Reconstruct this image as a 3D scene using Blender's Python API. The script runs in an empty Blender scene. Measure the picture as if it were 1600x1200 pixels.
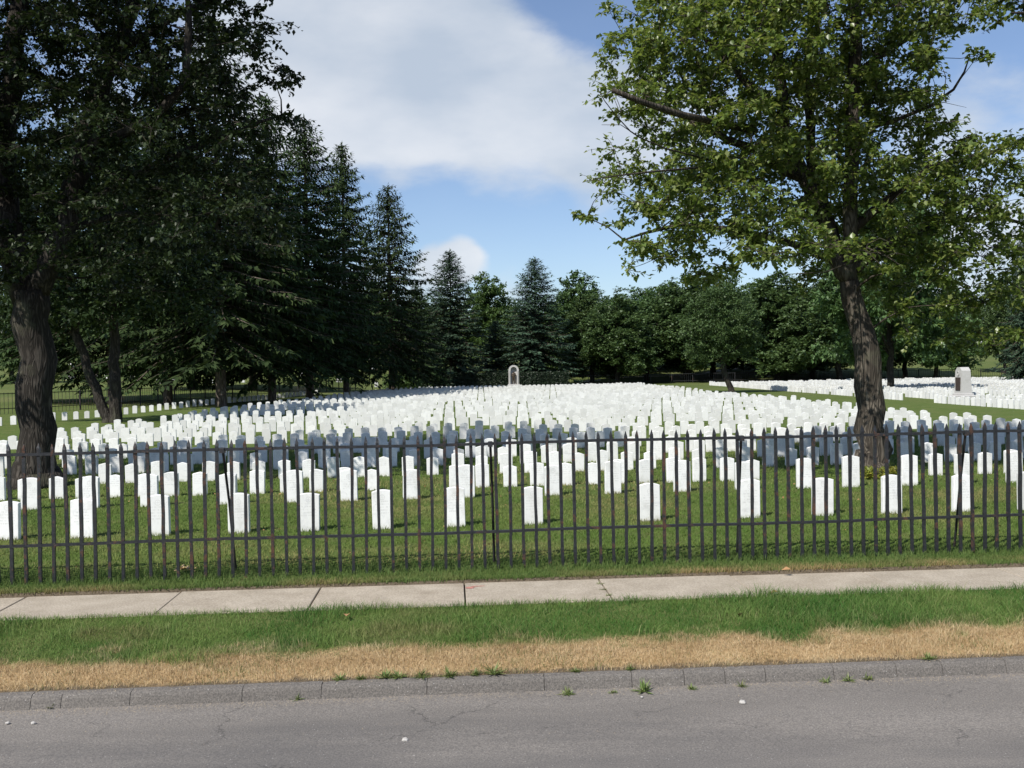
import bpy, math, random
import numpy as np
from mathutils import Matrix, Vector
R = math.radians
rng = np.random.default_rng(7)
random.seed(7)
scene = bpy.context.scene
COL = scene.collection

# ------------------------------------------------------------------ camera
PITCH, ROLL, CAMZ, F = -0.0142, -R(1.0), 2.5, 1555.0
cam_d = bpy.data.cameras.new('camera'); cam = bpy.data.objects.new('camera', cam_d); COL.objects.link(cam)
cam_d.sensor_width = 36.0; cam_d.lens = 36.0 * F / 1600.0; cam_d.clip_end = 3000; cam_d.clip_start = 0.05
CR = Matrix.Rotation(math.pi/2 + PITCH, 3, 'X') @ Matrix.Rotation(ROLL, 3, 'Z')
cam.matrix_world = Matrix.Translation((0, 0, CAMZ)) @ CR.to_4x4()
scene.camera = cam

# ------------------------------------------------------------------ sky, sun, exposure
SUN_AZ, SUN_EL = R(218), R(47)          # clockwise from +Y (away from the camera); behind the camera, to the left
world = bpy.data.worlds.new('World'); scene.world = world; world.use_nodes = True
wn, wl = world.node_tree.nodes, world.node_tree.links
wn.clear()
def wnode(t, **k):
    n = wn.new(t)
    for a, v in k.items(): setattr(n, a, v)
    return n
w_out = wnode('ShaderNodeOutputWorld'); w_bg = wnode('ShaderNodeBackground')
w_sky = wnode('ShaderNodeTexSky', sky_type='NISHITA', sun_disc=False, sun_elevation=SUN_EL, sun_rotation=SUN_AZ)
w_sky.air_density = 1.0; w_sky.dust_density = 0.4; w_sky.ozone_density = 2.2
w_bg.inputs['Strength'].default_value = 0.10
w_tc = wnode('ShaderNodeTexCoord')
def pix_dir(px, py):
    v = CR @ Vector(((px-800)/F, (600-py)/F, -1.0)); return v.normalized()
def wmath(op, a, b=None, c=None):
    n = wnode('ShaderNodeMath', operation=op)
    for i, s in enumerate((a, b, c)):
        if s is None: continue
        if isinstance(s, (int, float)): n.inputs[i].default_value = s
        else: wl.new(s, n.inputs[i])
    return n.outputs[0]
w_map = wnode('ShaderNodeVectorMath', operation='MULTIPLY'); w_map.inputs[1].default_value = (1, 1, 2.3)
wl.new(w_tc.outputs['Generated'], w_map.inputs[0])
w_n = wnode('ShaderNodeTexNoise'); w_n.inputs['Scale'].default_value = 4.2; w_n.inputs['Detail'].default_value = 10
w_n.inputs['Roughness'].default_value = 0.6; w_n.inputs['Distortion'].default_value = 0.15
wl.new(w_map.outputs[0], w_n.inputs['Vector'])
dens = wmath('MULTIPLY_ADD', w_n.outputs['Fac'], 1.9, -.33)
for px, py, rad, amp in [(560, 40, 11, .34), (700, 150, 8.5, .42), (850, 200, 7, .42), (930, 170, 5, .3), (650, 215, 4, .25), (760, 60, 5, .2), (1000, 250, 6, .2),
                         (500, 190, 4, .3), (470, 60, 8, .3), (700, 402, 2.3, .55), (728, 410, 2.0, .5), (680, 425, 2.2, .4), (745, 420, 1.6, .3), (803, 442, 1.7, .62), (1560, 330, 9, .35), (1420, 60, 6, .22), (300, 100, 9, .2),
                         (880, 40, 4.0, -.25), (770, 345, 6.5, -.36), (640, 330, 4, -.2), (930, 380, 5, -.25)]:
    d = pix_dir(px, py)
    dt = wnode('ShaderNodeVectorMath', operation='DOT_PRODUCT'); dt.inputs[1].default_value = d
    wl.new(w_tc.outputs['Generated'], dt.inputs[0])
    mr = wnode('ShaderNodeMapRange', interpolation_type='SMOOTHERSTEP')
    mr.inputs['From Min'].default_value = math.cos(R(rad)); mr.inputs['From Max'].default_value = 1.0
    mr.inputs['To Min'].default_value = 0; mr.inputs['To Max'].default_value = amp
    wl.new(dt.outputs['Value'], mr.inputs['Value'])
    dens = wmath('ADD', dens, mr.outputs[0])
w_mr = wnode('ShaderNodeMapRange', interpolation_type='SMOOTHSTEP')
w_mr.inputs['From Min'].default_value = 0.60; w_mr.inputs['From Max'].default_value = 1.2
w_mr.inputs['To Min'].default_value = 0.07; w_mr.inputs['To Max'].default_value = 0.86
wl.new(dens, w_mr.inputs['Value'])
w_cr = wnode('ShaderNodeValToRGB')          # cloud body: slightly grey in the thick middle
w_cr.color_ramp.elements[0].position = 0.0; w_cr.color_ramp.elements[0].color = (6.9, 7.1, 7.4, 1)
w_cr.color_ramp.elements[1].position = 1.0; w_cr.color_ramp.elements[1].color = (4.5, 5.1, 5.9, 1)
w_n2 = wnode('ShaderNodeTexNoise'); w_n2.inputs['Scale'].default_value = 5.0; w_n2.inputs['Detail'].default_value = 6
wl.new(w_map.outputs[0], w_n2.inputs['Vector'])
w_m2 = wnode('ShaderNodeMapRange'); w_m2.inputs['From Min'].default_value = .35; w_m2.inputs['From Max'].default_value = .65
wl.new(w_n2.outputs['Fac'], w_m2.inputs['Value']); wl.new(w_m2.outputs[0], w_cr.inputs['Fac'])
w_tint = wnode('ShaderNodeMix', data_type='RGBA', blend_type='MULTIPLY'); w_tint.inputs[0].default_value = 1; w_tint.inputs[7].default_value = (.92, .96, 1.07, 1)
wl.new(w_sky.outputs['Color'], w_tint.inputs[6])
w_mix = wnode('ShaderNodeMix', data_type='RGBA')
wl.new(w_mr.outputs[0], w_mix.inputs['Factor']); wl.new(w_tint.outputs[2], w_mix.inputs[6]); wl.new(w_cr.outputs['Color'], w_mix.inputs[7])
wl.new(w_mix.outputs[2], w_bg.inputs['Color']); wl.new(w_bg.outputs[0], w_out.inputs['Surface'])

sun_d = bpy.data.lights.new('sun', 'SUN'); sun = bpy.data.objects.new('sun', sun_d); COL.objects.link(sun)
sun_d.energy = 4.8; sun_d.angle = R(0.53); sun_d.color = (1.0, 0.955, 0.88)
SUN_V = Vector((math.sin(SUN_AZ)*math.cos(SUN_EL), math.cos(SUN_AZ)*math.cos(SUN_EL), math.sin(SUN_EL)))
sun.rotation_euler = SUN_V.to_track_quat('Z', 'Y').to_euler(); sun.location = (-20, -20, 40)
scene.view_settings.view_transform = 'Standard'; scene.view_settings.look = 'None'
scene.view_settings.exposure = 0.3; scene.view_settings.gamma = 1.0
scene.cycles.max_bounces = 6; scene.cycles.diffuse_bounces = 3; scene.cycles.transmission_bounces = 3
scene.cycles.transparent_max_bounces = 4; scene.cycles.glossy_bounces = 2; scene.cycles.caustics_reflective = False

# ------------------------------------------------------------------ helpers
def at(px, py, Y):
    d = pix_dir(px, py); t = Y / d.y; return Vector((d.x*t, Y, CAMZ + d.z*t))
def on_ground(px, py, z=0.0):
    d = pix_dir(px, py); t = (z-CAMZ)/d.z; return Vector((d.x*t, d.y*t, z))
CRI = CR.inverted()
def project(p):
    v = CRI @ (Vector(p) - Vector((0, 0, CAMZ)))
    if v.z > -0.1: return None
    return (800 + F*v.x/-v.z, 600 - F*v.y/-v.z)

def mesh_np(name, V, Fa):
    V = np.asarray(V, dtype=np.float32).reshape(-1, 3); Fa = np.asarray(Fa, dtype=np.int32)
    me = bpy.data.meshes.new(name); n, k = Fa.shape
    me.vertices.add(len(V)); me.vertices.foreach_set('co', V.ravel())
    me.loops.add(n*k); me.loops.foreach_set('vertex_index', Fa.ravel())
    me.polygons.add(n); me.polygons.foreach_set('loop_start', np.arange(0, n*k, k, dtype=np.int32))
    me.update(calc_edges=True); return me
class MB:
    def __init__(s): s.v = []; s.f = []
    def add(s, vs, fs):
        o = len(s.v); s.v += [tuple(p) for p in vs]; s.f += [tuple(i+o for i in f) for f in fs]
    def box(s, x0, x1, y0, y1, z0, z1, b=0.0, taper=0.0):
        if b <= 0:
            t = taper
            s.add([(x0,y0,z0),(x1,y0,z0),(x1,y1,z0),(x0,y1,z0),(x0+t,y0+t,z1),(x1-t,y0+t,z1),(x1-t,y1-t,z1),(x0+t,y1-t,z1)],
                  [(3,2,1,0),(4,5,6,7),(0,1,5,4),(1,2,6,5),(2,3,7,6),(3,0,4,7)])
        else:       # chamfered top edge
            s.add([(x0,y0,z0),(x1,y0,z0),(x1,y1,z0),(x0,y1,z0),(x0,y0,z1-b),(x1,y0,z1-b),(x1,y1,z1-b),(x0,y1,z1-b),
                   (x0+b,y0+b,z1),(x1-b,y0+b,z1),(x1-b,y1-b,z1),(x0+b,y1-b,z1)],
                  [(3,2,1,0),(0,1,5,4),(1,2,6,5),(2,3,7,6),(3,0,4,7),(4,5,9,8),(5,6,10,9),(6,7,11,10),(7,4,8,11),(8,9,10,11)])
    def tube(s, pts, rad, n=6, cap=True, lump=0.0):
        pts = [Vector(p) for p in pts]; rings = []; o = len(s.v)
        ref = Vector((0.3, 1, 0.1))
        for i, p in enumerate(pts):
            d = (pts[min(i+1, len(pts)-1)] - pts[max(i-1, 0)]).normalized()
            u = d.cross(ref)
            if u.length < 1e-3: u = d.cross(Vector((1, 0, 0)))
            u.normalize(); w = d.cross(u)
            for k in range(n):
                a = 2*math.pi*k/n; r = rad[i]*(1+lump*random.uniform(-1, 1))
                s.v.append(tuple(p + u*(r*math.cos(a)) + w*(r*math.sin(a))))
        for i in range(len(pts)-1):
            for k in range(n):
                a = o+i*n+k; b = o+i*n+(k+1) % n
                s.f.append((a, b, b+n, a+n))
        if cap:
            s.f.append(tuple(o+k for k in range(n))[::-1]); s.f.append(tuple(o+(len(pts)-1)*n+k for k in range(n)))
    def mesh(s, name):
        me = bpy.data.meshes.new(name); me.from_pydata(s.v, [], s.f); me.update(); return me
    def build(s, name, mat, parent=None, smooth=False):
        return link(name, s.mesh(name), mat, parent, smooth)
def link(name, me, mat=None, parent=None, smooth=False):
    o = bpy.data.objects.new(name, me)
    if mat is not None and not me.materials: me.materials.append(mat)
    if smooth: me.polygons.foreach_set('use_smooth', np.ones(len(me.polygons), dtype=bool))
    COL.objects.link(o)
    if parent is not None: o.parent = parent
    return o
def tag(o, label=None, cat=None, group=None, kind=None):
    if label: o['label'] = label
    if cat: o['category'] = cat
    if group: o['group'] = group
    if kind: o['kind'] = kind
    return o
def empty(name, loc, rz=0.0):
    o = bpy.data.objects.new(name, None); COL.objects.link(o); o.location = loc; o.rotation_euler = (0, 0, rz); o.empty_display_size = 0.3
    return o
def ordinal(n):
    ones = ['', 'first', 'second', 'third', 'fourth', 'fifth', 'sixth', 'seventh', 'eighth', 'ninth', 'tenth', 'eleventh', 'twelfth', 'thirteenth',
            'fourteenth', 'fifteenth', 'sixteenth', 'seventeenth', 'eighteenth', 'nineteenth']
    tens = {2: 'twent', 3: 'thirt', 4: 'fort', 5: 'fift', 6: 'sixt', 7: 'sevent', 8: 'eight', 9: 'ninet'}
    if n < 20: return ones[n]
    return tens[n//10] + ('ieth' if n % 10 == 0 else 'y-' + ones[n % 10])

# ------------------------------------------------------------------ materials
def material(name):
    m = bpy.data.materials.new(name); m.use_nodes = True
    nt = m.node_tree; b = nt.nodes['Principled BSDF']
    return m, nt.nodes, nt.links, b
def nmath(N, L, op, a, b=None, c=None, clamp=False):
    n = N.new('ShaderNodeMath'); n.operation = op; n.use_clamp = clamp
    for i, s in enumerate((a, b, c)):
        if s is None: continue
        if isinstance(s, (int, float)): n.inputs[i].default_value = s
        else: L.new(s, n.inputs[i])
    return n.outputs[0]
def noise(N, L, vec, scale, detail=4, rough=.55, dist=0.0):
    n = N.new('ShaderNodeTexNoise'); n.inputs['Scale'].default_value = scale; n.inputs['Detail'].default_value = detail
    n.inputs['Roughness'].default_value = rough; n.inputs['Distortion'].default_value = dist
    if vec is not None: L.new(vec, n.inputs['Vector'])
    return n.outputs['Fac']
def ramp(N, L, fac, stops):
    n = N.new('ShaderNodeValToRGB'); e = n.color_ramp.elements
    while len(e) < len(stops): e.new(0.5)
    for i, (p, c) in enumerate(stops):
        e[i].position = p; e[i].color = (*c, 1) if len(c) == 3 else c
    L.new(fac, n.inputs['Fac']); return n.outputs['Color']
def mixc(N, L, fac, a, b, mode='MIX'):
    n = N.new('ShaderNodeMix'); n.data_type = 'RGBA'; n.blend_type = mode
    for s, i in ((fac, 0), (a, 6), (b, 7)):
        if isinstance(s, (int, float)): n.inputs[i].default_value = s
        elif isinstance(s, tuple): n.inputs[i].default_value = (*s, 1)
        else: L.new(s, n.inputs[i])
    return n.outputs[2]
def maprange(N, L, v, a, b, c=0.0, d=1.0, smooth=True):
    n = N.new('ShaderNodeMapRange')
    if smooth: n.interpolation_type = 'SMOOTHSTEP'
    for i, x in ((1, a), (2, b), (3, c), (4, d)): n.inputs[i].default_value = x
    L.new(v, n.inputs[0]); return n.outputs[0]
def texco(N, which='Object'):
    return N.new('ShaderNodeTexCoord').outputs[which]
def bump(N, L, b, h, strength, dist=0.01):
    n = N.new('ShaderNodeBump'); n.inputs['Strength'].default_value = strength; n.inputs['Distance'].default_value = dist
    L.new(h, n.inputs['Height']); L.new(n.outputs[0], b.inputs['Normal'])

def mat_foliage(name, c0, c1, c2, trans=0.3, rough=.5, spec=.35):
    m, N, L, b = material(name)
    g = N.new('ShaderNodeNewGeometry')
    col = ramp(N, L, g.outputs['Random Per Island'], [(0, c0), (.55, c1), (1, c2)])
    oi = N.new('ShaderNodeObjectInfo')
    hs = N.new('ShaderNodeHueSaturation'); L.new(col, hs.inputs['Color'])
    L.new(maprange(N, L, oi.outputs['Random'], 0, 1, .8, 1.2, False), hs.inputs['Value'])
    L.new(maprange(N, L, oi.outputs['Random'], 0, 1, .484, .503, False), hs.inputs['Hue'])
    col = hs.outputs['Color']
    L.new(col, b.inputs['Base Color']); b.inputs['Roughness'].default_value = rough; b.inputs['Specular IOR Level'].default_value = spec
    t = N.new('ShaderNodeBsdfTranslucent')
    hc = N.new('ShaderNodeHueSaturation'); hc.inputs['Hue'].default_value = .485; hc.inputs['Saturation'].default_value = 1.1; hc.inputs['Value'].default_value = 1.5
    L.new(col, hc.inputs['Color']); L.new(hc.outputs['Color'], t.inputs['Color'])
    mx = N.new('ShaderNodeMixShader'); mx.inputs[0].default_value = trans
    L.new(b.outputs[0], mx.inputs[1]); L.new(t.outputs[0], mx.inputs[2])
    L.new(mx.outputs[0], N['Material Output'].inputs['Surface']); return m
def mat_bark(name, c0, c1, scale=6.0):
    m, N, L, b = material(name)
    tc = texco(N); mp = N.new('ShaderNodeVectorMath'); mp.operation = 'MULTIPLY'; mp.inputs[1].default_value = (1, 1, .16)
    L.new(tc, mp.inputs[0])
    v = N.new('ShaderNodeTexVoronoi'); v.feature = 'DISTANCE_TO_EDGE'; v.inputs['Scale'].default_value = scale*1.6
    nz = noise(N, L, mp.outputs[0], scale, 6, .65, .6)
    va = N.new('ShaderNodeVectorMath'); va.operation = 'ADD'
    L.new(mp.outputs[0], va.inputs[0])
    cn = N.new('ShaderNodeTexNoise'); cn.inputs['Scale'].default_value = 3; L.new(mp.outputs[0], cn.inputs['Vector'])
    L.new(cn.outputs['Color'], va.inputs[1]); L.new(va.outputs[0], v.inputs['Vector'])
    crack = maprange(N, L, v.outputs['Distance'], 0, .3, .45, 1)
    f = nmath(N, L, 'MULTIPLY', crack, nz)
    col = ramp(N, L, f, [(.05, tuple(x*.45 for x in c0)), (.3, c0), (.62, c1)])
    patch = maprange(N, L, noise(N, L, tc, 1.3, 3), .55, .72)
    col = mixc(N, L, nmath(N, L, 'MULTIPLY', patch, .45), col, (.115, .12, .075))
    L.new(col, b.inputs['Base Color']); b.inputs['Roughness'].default_value = .95; b.inputs['Specular IOR Level'].default_value = .1
    bump(N, L, b, f, 1.0, .05); return m

MAT = {}
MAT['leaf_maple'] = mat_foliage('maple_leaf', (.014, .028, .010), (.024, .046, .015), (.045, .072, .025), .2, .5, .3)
MAT['leaf_linden'] = mat_foliage('linden_leaf', (.07, .112, .024), (.115, .17, .038), (.20, .235, .075), .42, .36, .55)
MAT['leaf_far'] = mat_foliage('far_leaf', (.046, .085, .030), (.07, .128, .042), (.105, .17, .06), .25)
MAT['leaf_bright'] = mat_foliage('bright_leaf', (.05, .10, .025), (.07, .135, .035), (.1, .17, .05), .25)
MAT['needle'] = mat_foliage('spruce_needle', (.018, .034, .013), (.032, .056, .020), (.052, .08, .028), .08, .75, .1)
MAT['needle_blue'] = mat_foliage('fir_needle', (.026, .05, .03), (.04, .072, .042), (.058, .095, .056), .08, .6, .25)
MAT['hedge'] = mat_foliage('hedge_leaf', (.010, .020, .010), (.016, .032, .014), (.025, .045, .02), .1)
MAT['weed'] = mat_foliage('weed_leaf', (.10, .155, .04), (.15, .21, .065), (.24, .26, .11), .25)
MAT['yellowgreen'] = mat_foliage('young_leaf', (.16, .20, .03), (.2, .25, .04), (.3, .27, .05), .3)
MAT['bark'] = mat_bark('rough_bark', (.055, .047, .038), (.15, .13, .105))
MAT['bark_dark'] = mat_bark('dark_bark', (.032, .028, .024), (.085, .075, .064))
MAT['bark_spruce'] = mat_bark('spruce_bark', (.085, .068, .055), (.19, .165, .14), 4)
MAT['deadwood'] = mat_bark('dead_wood', (.09, .075, .06), (.17, .15, .125), 9)

def mat_marble(name, inscribed):
    m, N, L, b = material(name)
    tc = texco(N); oi = N.new('ShaderNodeObjectInfo'); g = N.new('ShaderNodeNewGeometry')
    rnd = nmath(N, L, 'ADD', oi.outputs['Random'], g.outputs['Random Per Island']) if not inscribed else oi.outputs['Random']
    off = N.new('ShaderNodeVectorMath'); off.operation = 'ADD'; L.new(tc, off.inputs[0])
    cx = N.new('ShaderNodeCombineXYZ'); L.new(nmath(N, L, 'MULTIPLY', rnd, 37.0), cx.inputs[0]); L.new(nmath(N, L, 'MULTIPLY', rnd, 91.0), cx.inputs[1])
    L.new(cx.outputs[0], off.inputs[1]); vec = off.outputs[0]
    base = mixc(N, L, rnd, (.74, .74, .725), (.83, .83, .82)) if inscribed else mixc(N, L, g.outputs['Random Per Island'], (.60, .60, .585), (.78, .78, .765))
    vein = maprange(N, L, noise(N, L, vec, 5, 6, .6, 1.8), .5, .7, 0, .3)
    base = mixc(N, L, vein, base, (.47, .48, .5))
    mot = maprange(N, L, noise(N, L, vec, 3.2, 6, .68), .47, .74, 0, .62)
    base = mixc(N, L, mot, base, (.52, .52, .49))
    if inscribed:
        sp = N.new('ShaderNodeSeparateXYZ'); L.new(tc, sp.inputs[0]); X, Y, Z = sp.outputs
        # shield ring with a cross above, worn lines of lettering below
        dz = nmath(N, L, 'SUBTRACT', Z, .505)
        rr = nmath(N, L, 'SQRT', nmath(N, L, 'ADD', nmath(N, L, 'MULTIPLY', X, X), nmath(N, L, 'MULTIPLY', dz, dz)))
        ring = nmath(N, L, 'LESS_THAN', nmath(N, L, 'ABSOLUTE', nmath(N, L, 'SUBTRACT', rr, .040)), .006)
        inner = nmath(N, L, 'LESS_THAN', rr, .028)
        cross = nmath(N, L, 'MULTIPLY', inner, nmath(N, L, 'LESS_THAN', nmath(N, L, 'MINIMUM', nmath(N, L, 'ABSOLUTE', X), nmath(N, L, 'ABSOLUTE', dz)), .005))
        line = nmath(N, L, 'FRACT', nmath(N, L, 'MULTIPLY', Z, 22.0))
        inl = nmath(N, L, 'GREATER_THAN', line, .5)
        cell = N.new('ShaderNodeCombineXYZ'); L.new(nmath(N, L, 'MULTIPLY', X, 95.0), cell.inputs[0])
        L.new(nmath(N, L, 'MULTIPLY', nmath(N, L, 'FLOOR', nmath(N, L, 'MULTIPLY', Z, 22.0)), 7.3), cell.inputs[1]); L.new(nmath(N, L, 'MULTIPLY', rnd, 50.0), cell.inputs[2])
        ch = nmath(N, L, 'GREATER_THAN', noise(N, L, cell.outputs[0], 1.0, 1), .5)
        wid = nmath(N, L, 'LESS_THAN', nmath(N, L, 'ABSOLUTE', X), .115)
        zz = nmath(N, L, 'MULTIPLY', nmath(N, L, 'GREATER_THAN', Z, .23), nmath(N, L, 'LESS_THAN', Z, .45))
        txt = nmath(N, L, 'MULTIPLY', nmath(N, L, 'MULTIPLY', inl, ch), nmath(N, L, 'MULTIPLY', wid, zz))
        marks = nmath(N, L, 'MAXIMUM', txt, nmath(N, L, 'MAXIMUM', ring, cross))
        front = nmath(N, L, 'LESS_THAN', Y, -.045)
        fac = nmath(N, L, 'MULTIPLY', nmath(N, L, 'MULTIPLY', marks, front), .26)
        base = mixc(N, L, fac, base, (.36, .36, .35))
    sp2 = N.new('ShaderNodeSeparateXYZ'); L.new(tc, sp2.inputs[0])
    soil = nmath(N, L, 'MULTIPLY', maprange(N, L, sp2.outputs[2], 0.02, .12, 1, 0), maprange(N, L, noise(N, L, vec, 14, 3), .4, .65, .1, .6))
    if inscribed: base = mixc(N, L, soil, base, (.42, .42, .32))
    L.new(base, b.inputs['Base Color']); b.inputs['Roughness'].default_value = .7; b.inputs['Specular IOR Level'].default_value = .25
    bump(N, L, b, noise(N, L, vec, 60, 4), .25, .004); return m
MAT['marble'] = mat_marble('white_marble', True)
MAT['marble_far'] = mat_marble('white_marble_plain', False)

def mat_granite():
    m, N, L, b = material('grey_granite'); tc = texco(N)
    c = ramp(N, L, noise(N, L, tc, 45, 3), [(.3, (.36, .35, .34)), (.7, (.52, .51, .49))])
    st = maprange(N, L, noise(N, L, tc, 2.0, 4), .5, .8, 0, .5)
    c = mixc(N, L, st, c, (.3, .29, .27)); L.new(c, b.inputs['Base Color']); b.inputs['Roughness'].default_value = .8
    bump(N, L, b, noise(N, L, tc, 30, 4), .3, .01); return m
MAT['granite'] = mat_granite()
def mat_bronze():
    m, N, L, b = material('dark_bronze'); tc = texco(N)
    c = ramp(N, L, noise(N, L, tc, 6, 4), [(.3, (.045, .032, .022)), (.7, (.10, .075, .05))])
    L.new(c, b.inputs['Base Color']); b.inputs['Metallic'].default_value = .35; b.inputs['Roughness'].default_value = .5; return m
MAT['bronze'] = mat_bronze()

def mat_iron():
    m, N, L, b = material('black_iron_paint')
    tc = N.new('ShaderNodeNewGeometry').outputs['Position']
    ob = N.new('ShaderNodeObjectInfo').outputs['Random']
    n1 = nmath(N, L, 'ADD', nmath(N, L, 'MULTIPLY', noise(N, L, tc, 4.5, 6, .72, .5), .8), nmath(N, L, 'MULTIPLY', noise(N, L, tc, 40, 3), .2))
    n1 = nmath(N, L, 'ADD', n1, nmath(N, L, 'MULTIPLY', ob, .07))
    rust = maprange(N, L, n1, .56, .66)
    paint = ramp(N, L, noise(N, L, tc, 30, 3), [(.3, (.012, .013, .015)), (.7, (.027, .029, .032))])
    rc = ramp(N, L, noise(N, L, tc, 50, 3), [(.3, (.045, .025, .018)), (.7, (.10, .048, .028))])
    L.new(mixc(N, L, rust, paint, rc), b.inputs['Base Color'])
    L.new(maprange(N, L, rust, 0, 1, .48, .9), b.inputs['Roughness']); b.inputs['Specular IOR Level'].default_value = .4
    bump(N, L, b, nmath(N, L, 'ADD', noise(N, L, tc, 90, 3), rust), .5, .003); return m
MAT['iron'] = mat_iron()

def mat_asphalt(name, dark=1.0):
    m, N, L, b = material(name); tc = N.new('ShaderNodeNewGeometry').outputs['Position']
    sp = N.new('ShaderNodeSeparateXYZ'); L.new(tc, sp.inputs[0])
    fine = noise(N, L, tc, 75, 4, .75)
    mid = noise(N, L, tc, 30, 3, .6)
    st = N.new('ShaderNodeVectorMath'); st.operation = 'MULTIPLY'; st.inputs[1].default_value = (.35, 1.4, 1); L.new(tc, st.inputs[0])
    big = noise(N, L, st.outputs[0], 1.1, 5, .6)
    c = ramp(N, L, big, [(.3, (.163*dark, .150*dark, .136*dark)), (.7, (.213*dark, .196*dark, .178*dark))])
    c = mixc(N, L, maprange(N, L, fine, .36, .64, 0, 1), mixc(N, L, 1.0, c, (.66, .66, .67), 'MULTIPLY'), mixc(N, L, 1.0, c, (1.28, 1.26, 1.23), 'MULTIPLY'))
    if dark > .9:
        wt = nmath(N, L, 'ADD', sp.outputs[1], maprange(N, L, big, .3, .7, -.8, .8, False))
        c = mixc(N, L, maprange(N, L, wt, 6.2, 7.9, .5, 0), c, (.105, .101, .10))
    v = N.new('ShaderNodeTexVoronoi'); v.inputs['Scale'].default_value = 42; L.new(tc, v.inputs['Vector'])
    chip = nmath(N, L, 'MULTIPLY', nmath(N, L, 'LESS_THAN', v.outputs['Distance'], .16), nmath(N, L, 'GREATER_THAN', mid, .56))
    c = mixc(N, L, nmath(N, L, 'MULTIPLY', chip, .7), c, (.46, .44, .42))
    if dark > .9:       # thin wandering cracks
        wob = N.new('ShaderNodeTexNoise'); wob.inputs['Scale'].default_value = 2.2; wob.inputs['Detail'].default_value = 7; wob.inputs['Roughness'].default_value = .7; L.new(tc, wob.inputs['Vector'])
        ad = N.new('ShaderNodeVectorMath'); ad.operation = 'MULTIPLY_ADD'; ad.inputs[1].default_value = (.75, .75, 0); L.new(wob.outputs['Color'], ad.inputs[0]); L.new(tc, ad.inputs[2])
        vc = N.new('ShaderNodeTexVoronoi'); vc.feature = 'DISTANCE_TO_EDGE'; vc.inputs['Scale'].default_value = .62; L.new(ad.outputs[0], vc.inputs['Vector'])
        cr = maprange(N, L, vc.outputs['Distance'], .001, .007, 1, 0)
        cr = nmath(N, L, 'MULTIPLY', cr, maprange(N, L, noise(N, L, tc, 1.7, 3), .49, .6, 0, .6))
        c = mixc(N, L, cr, c, (.045, .043, .042))
    L.new(c, b.inputs['Base Color']); b.inputs['Roughness'].default_value = .9; b.inputs['Specular IOR Level'].default_value = .25
    bump(N, L, b, nmath(N, L, 'ADD', fine, mid), .7, .006); return m
MAT['asphalt'] = mat_asphalt('worn_asphalt'); MAT['kerb'] = mat_asphalt('kerb_concrete', .78)

def mat_concrete():
    m, N, L, b = material('sidewalk_concrete'); tc = N.new('ShaderNodeNewGeometry').outputs['Position']
    oi = N.new('ShaderNodeObjectInfo').outputs['Random']
    c = ramp(N, L, noise(N, L, tc, 2.5, 6, .6), [(.3, (.34, .29, .225)), (.7, (.475, .415, .335))])
    c = mixc(N, L, maprange(N, L, noise(N, L, tc, 48, 3, .7), .35, .66, 0, .8), mixc(N, L, 1.0, c, (.72, .71, .7), 'MULTIPLY'), mixc(N, L, 1.0, c, (1.15, 1.15, 1.13), 'MULTIPLY'))
    c = mixc(N, L, maprange(N, L, oi, 0, 1, 0, .12, False), c, (.30, .28, .25))
    v = N.new('ShaderNodeTexVoronoi'); v.inputs['Scale'].default_value = 30; L.new(tc, v.inputs['Vector'])
    chip = nmath(N, L, 'MULTIPLY', nmath(N, L, 'LESS_THAN', v.outputs['Distance'], .17), nmath(N, L, 'GREATER_THAN', noise(N, L, tc, 9, 2), .55))
    c = mixc(N, L, nmath(N, L, 'MULTIPLY', chip, .55), c, (.62, .6, .56))
    L.new(c, b.inputs['Base Color']); b.inputs['Roughness'].default_value = .9; b.inputs['Specular IOR Level'].default_value = .2
    bump(N, L, b, noise(N, L, tc, 130, 4), .5, .005); return m
MAT['concrete'] = mat_concrete()

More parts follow.
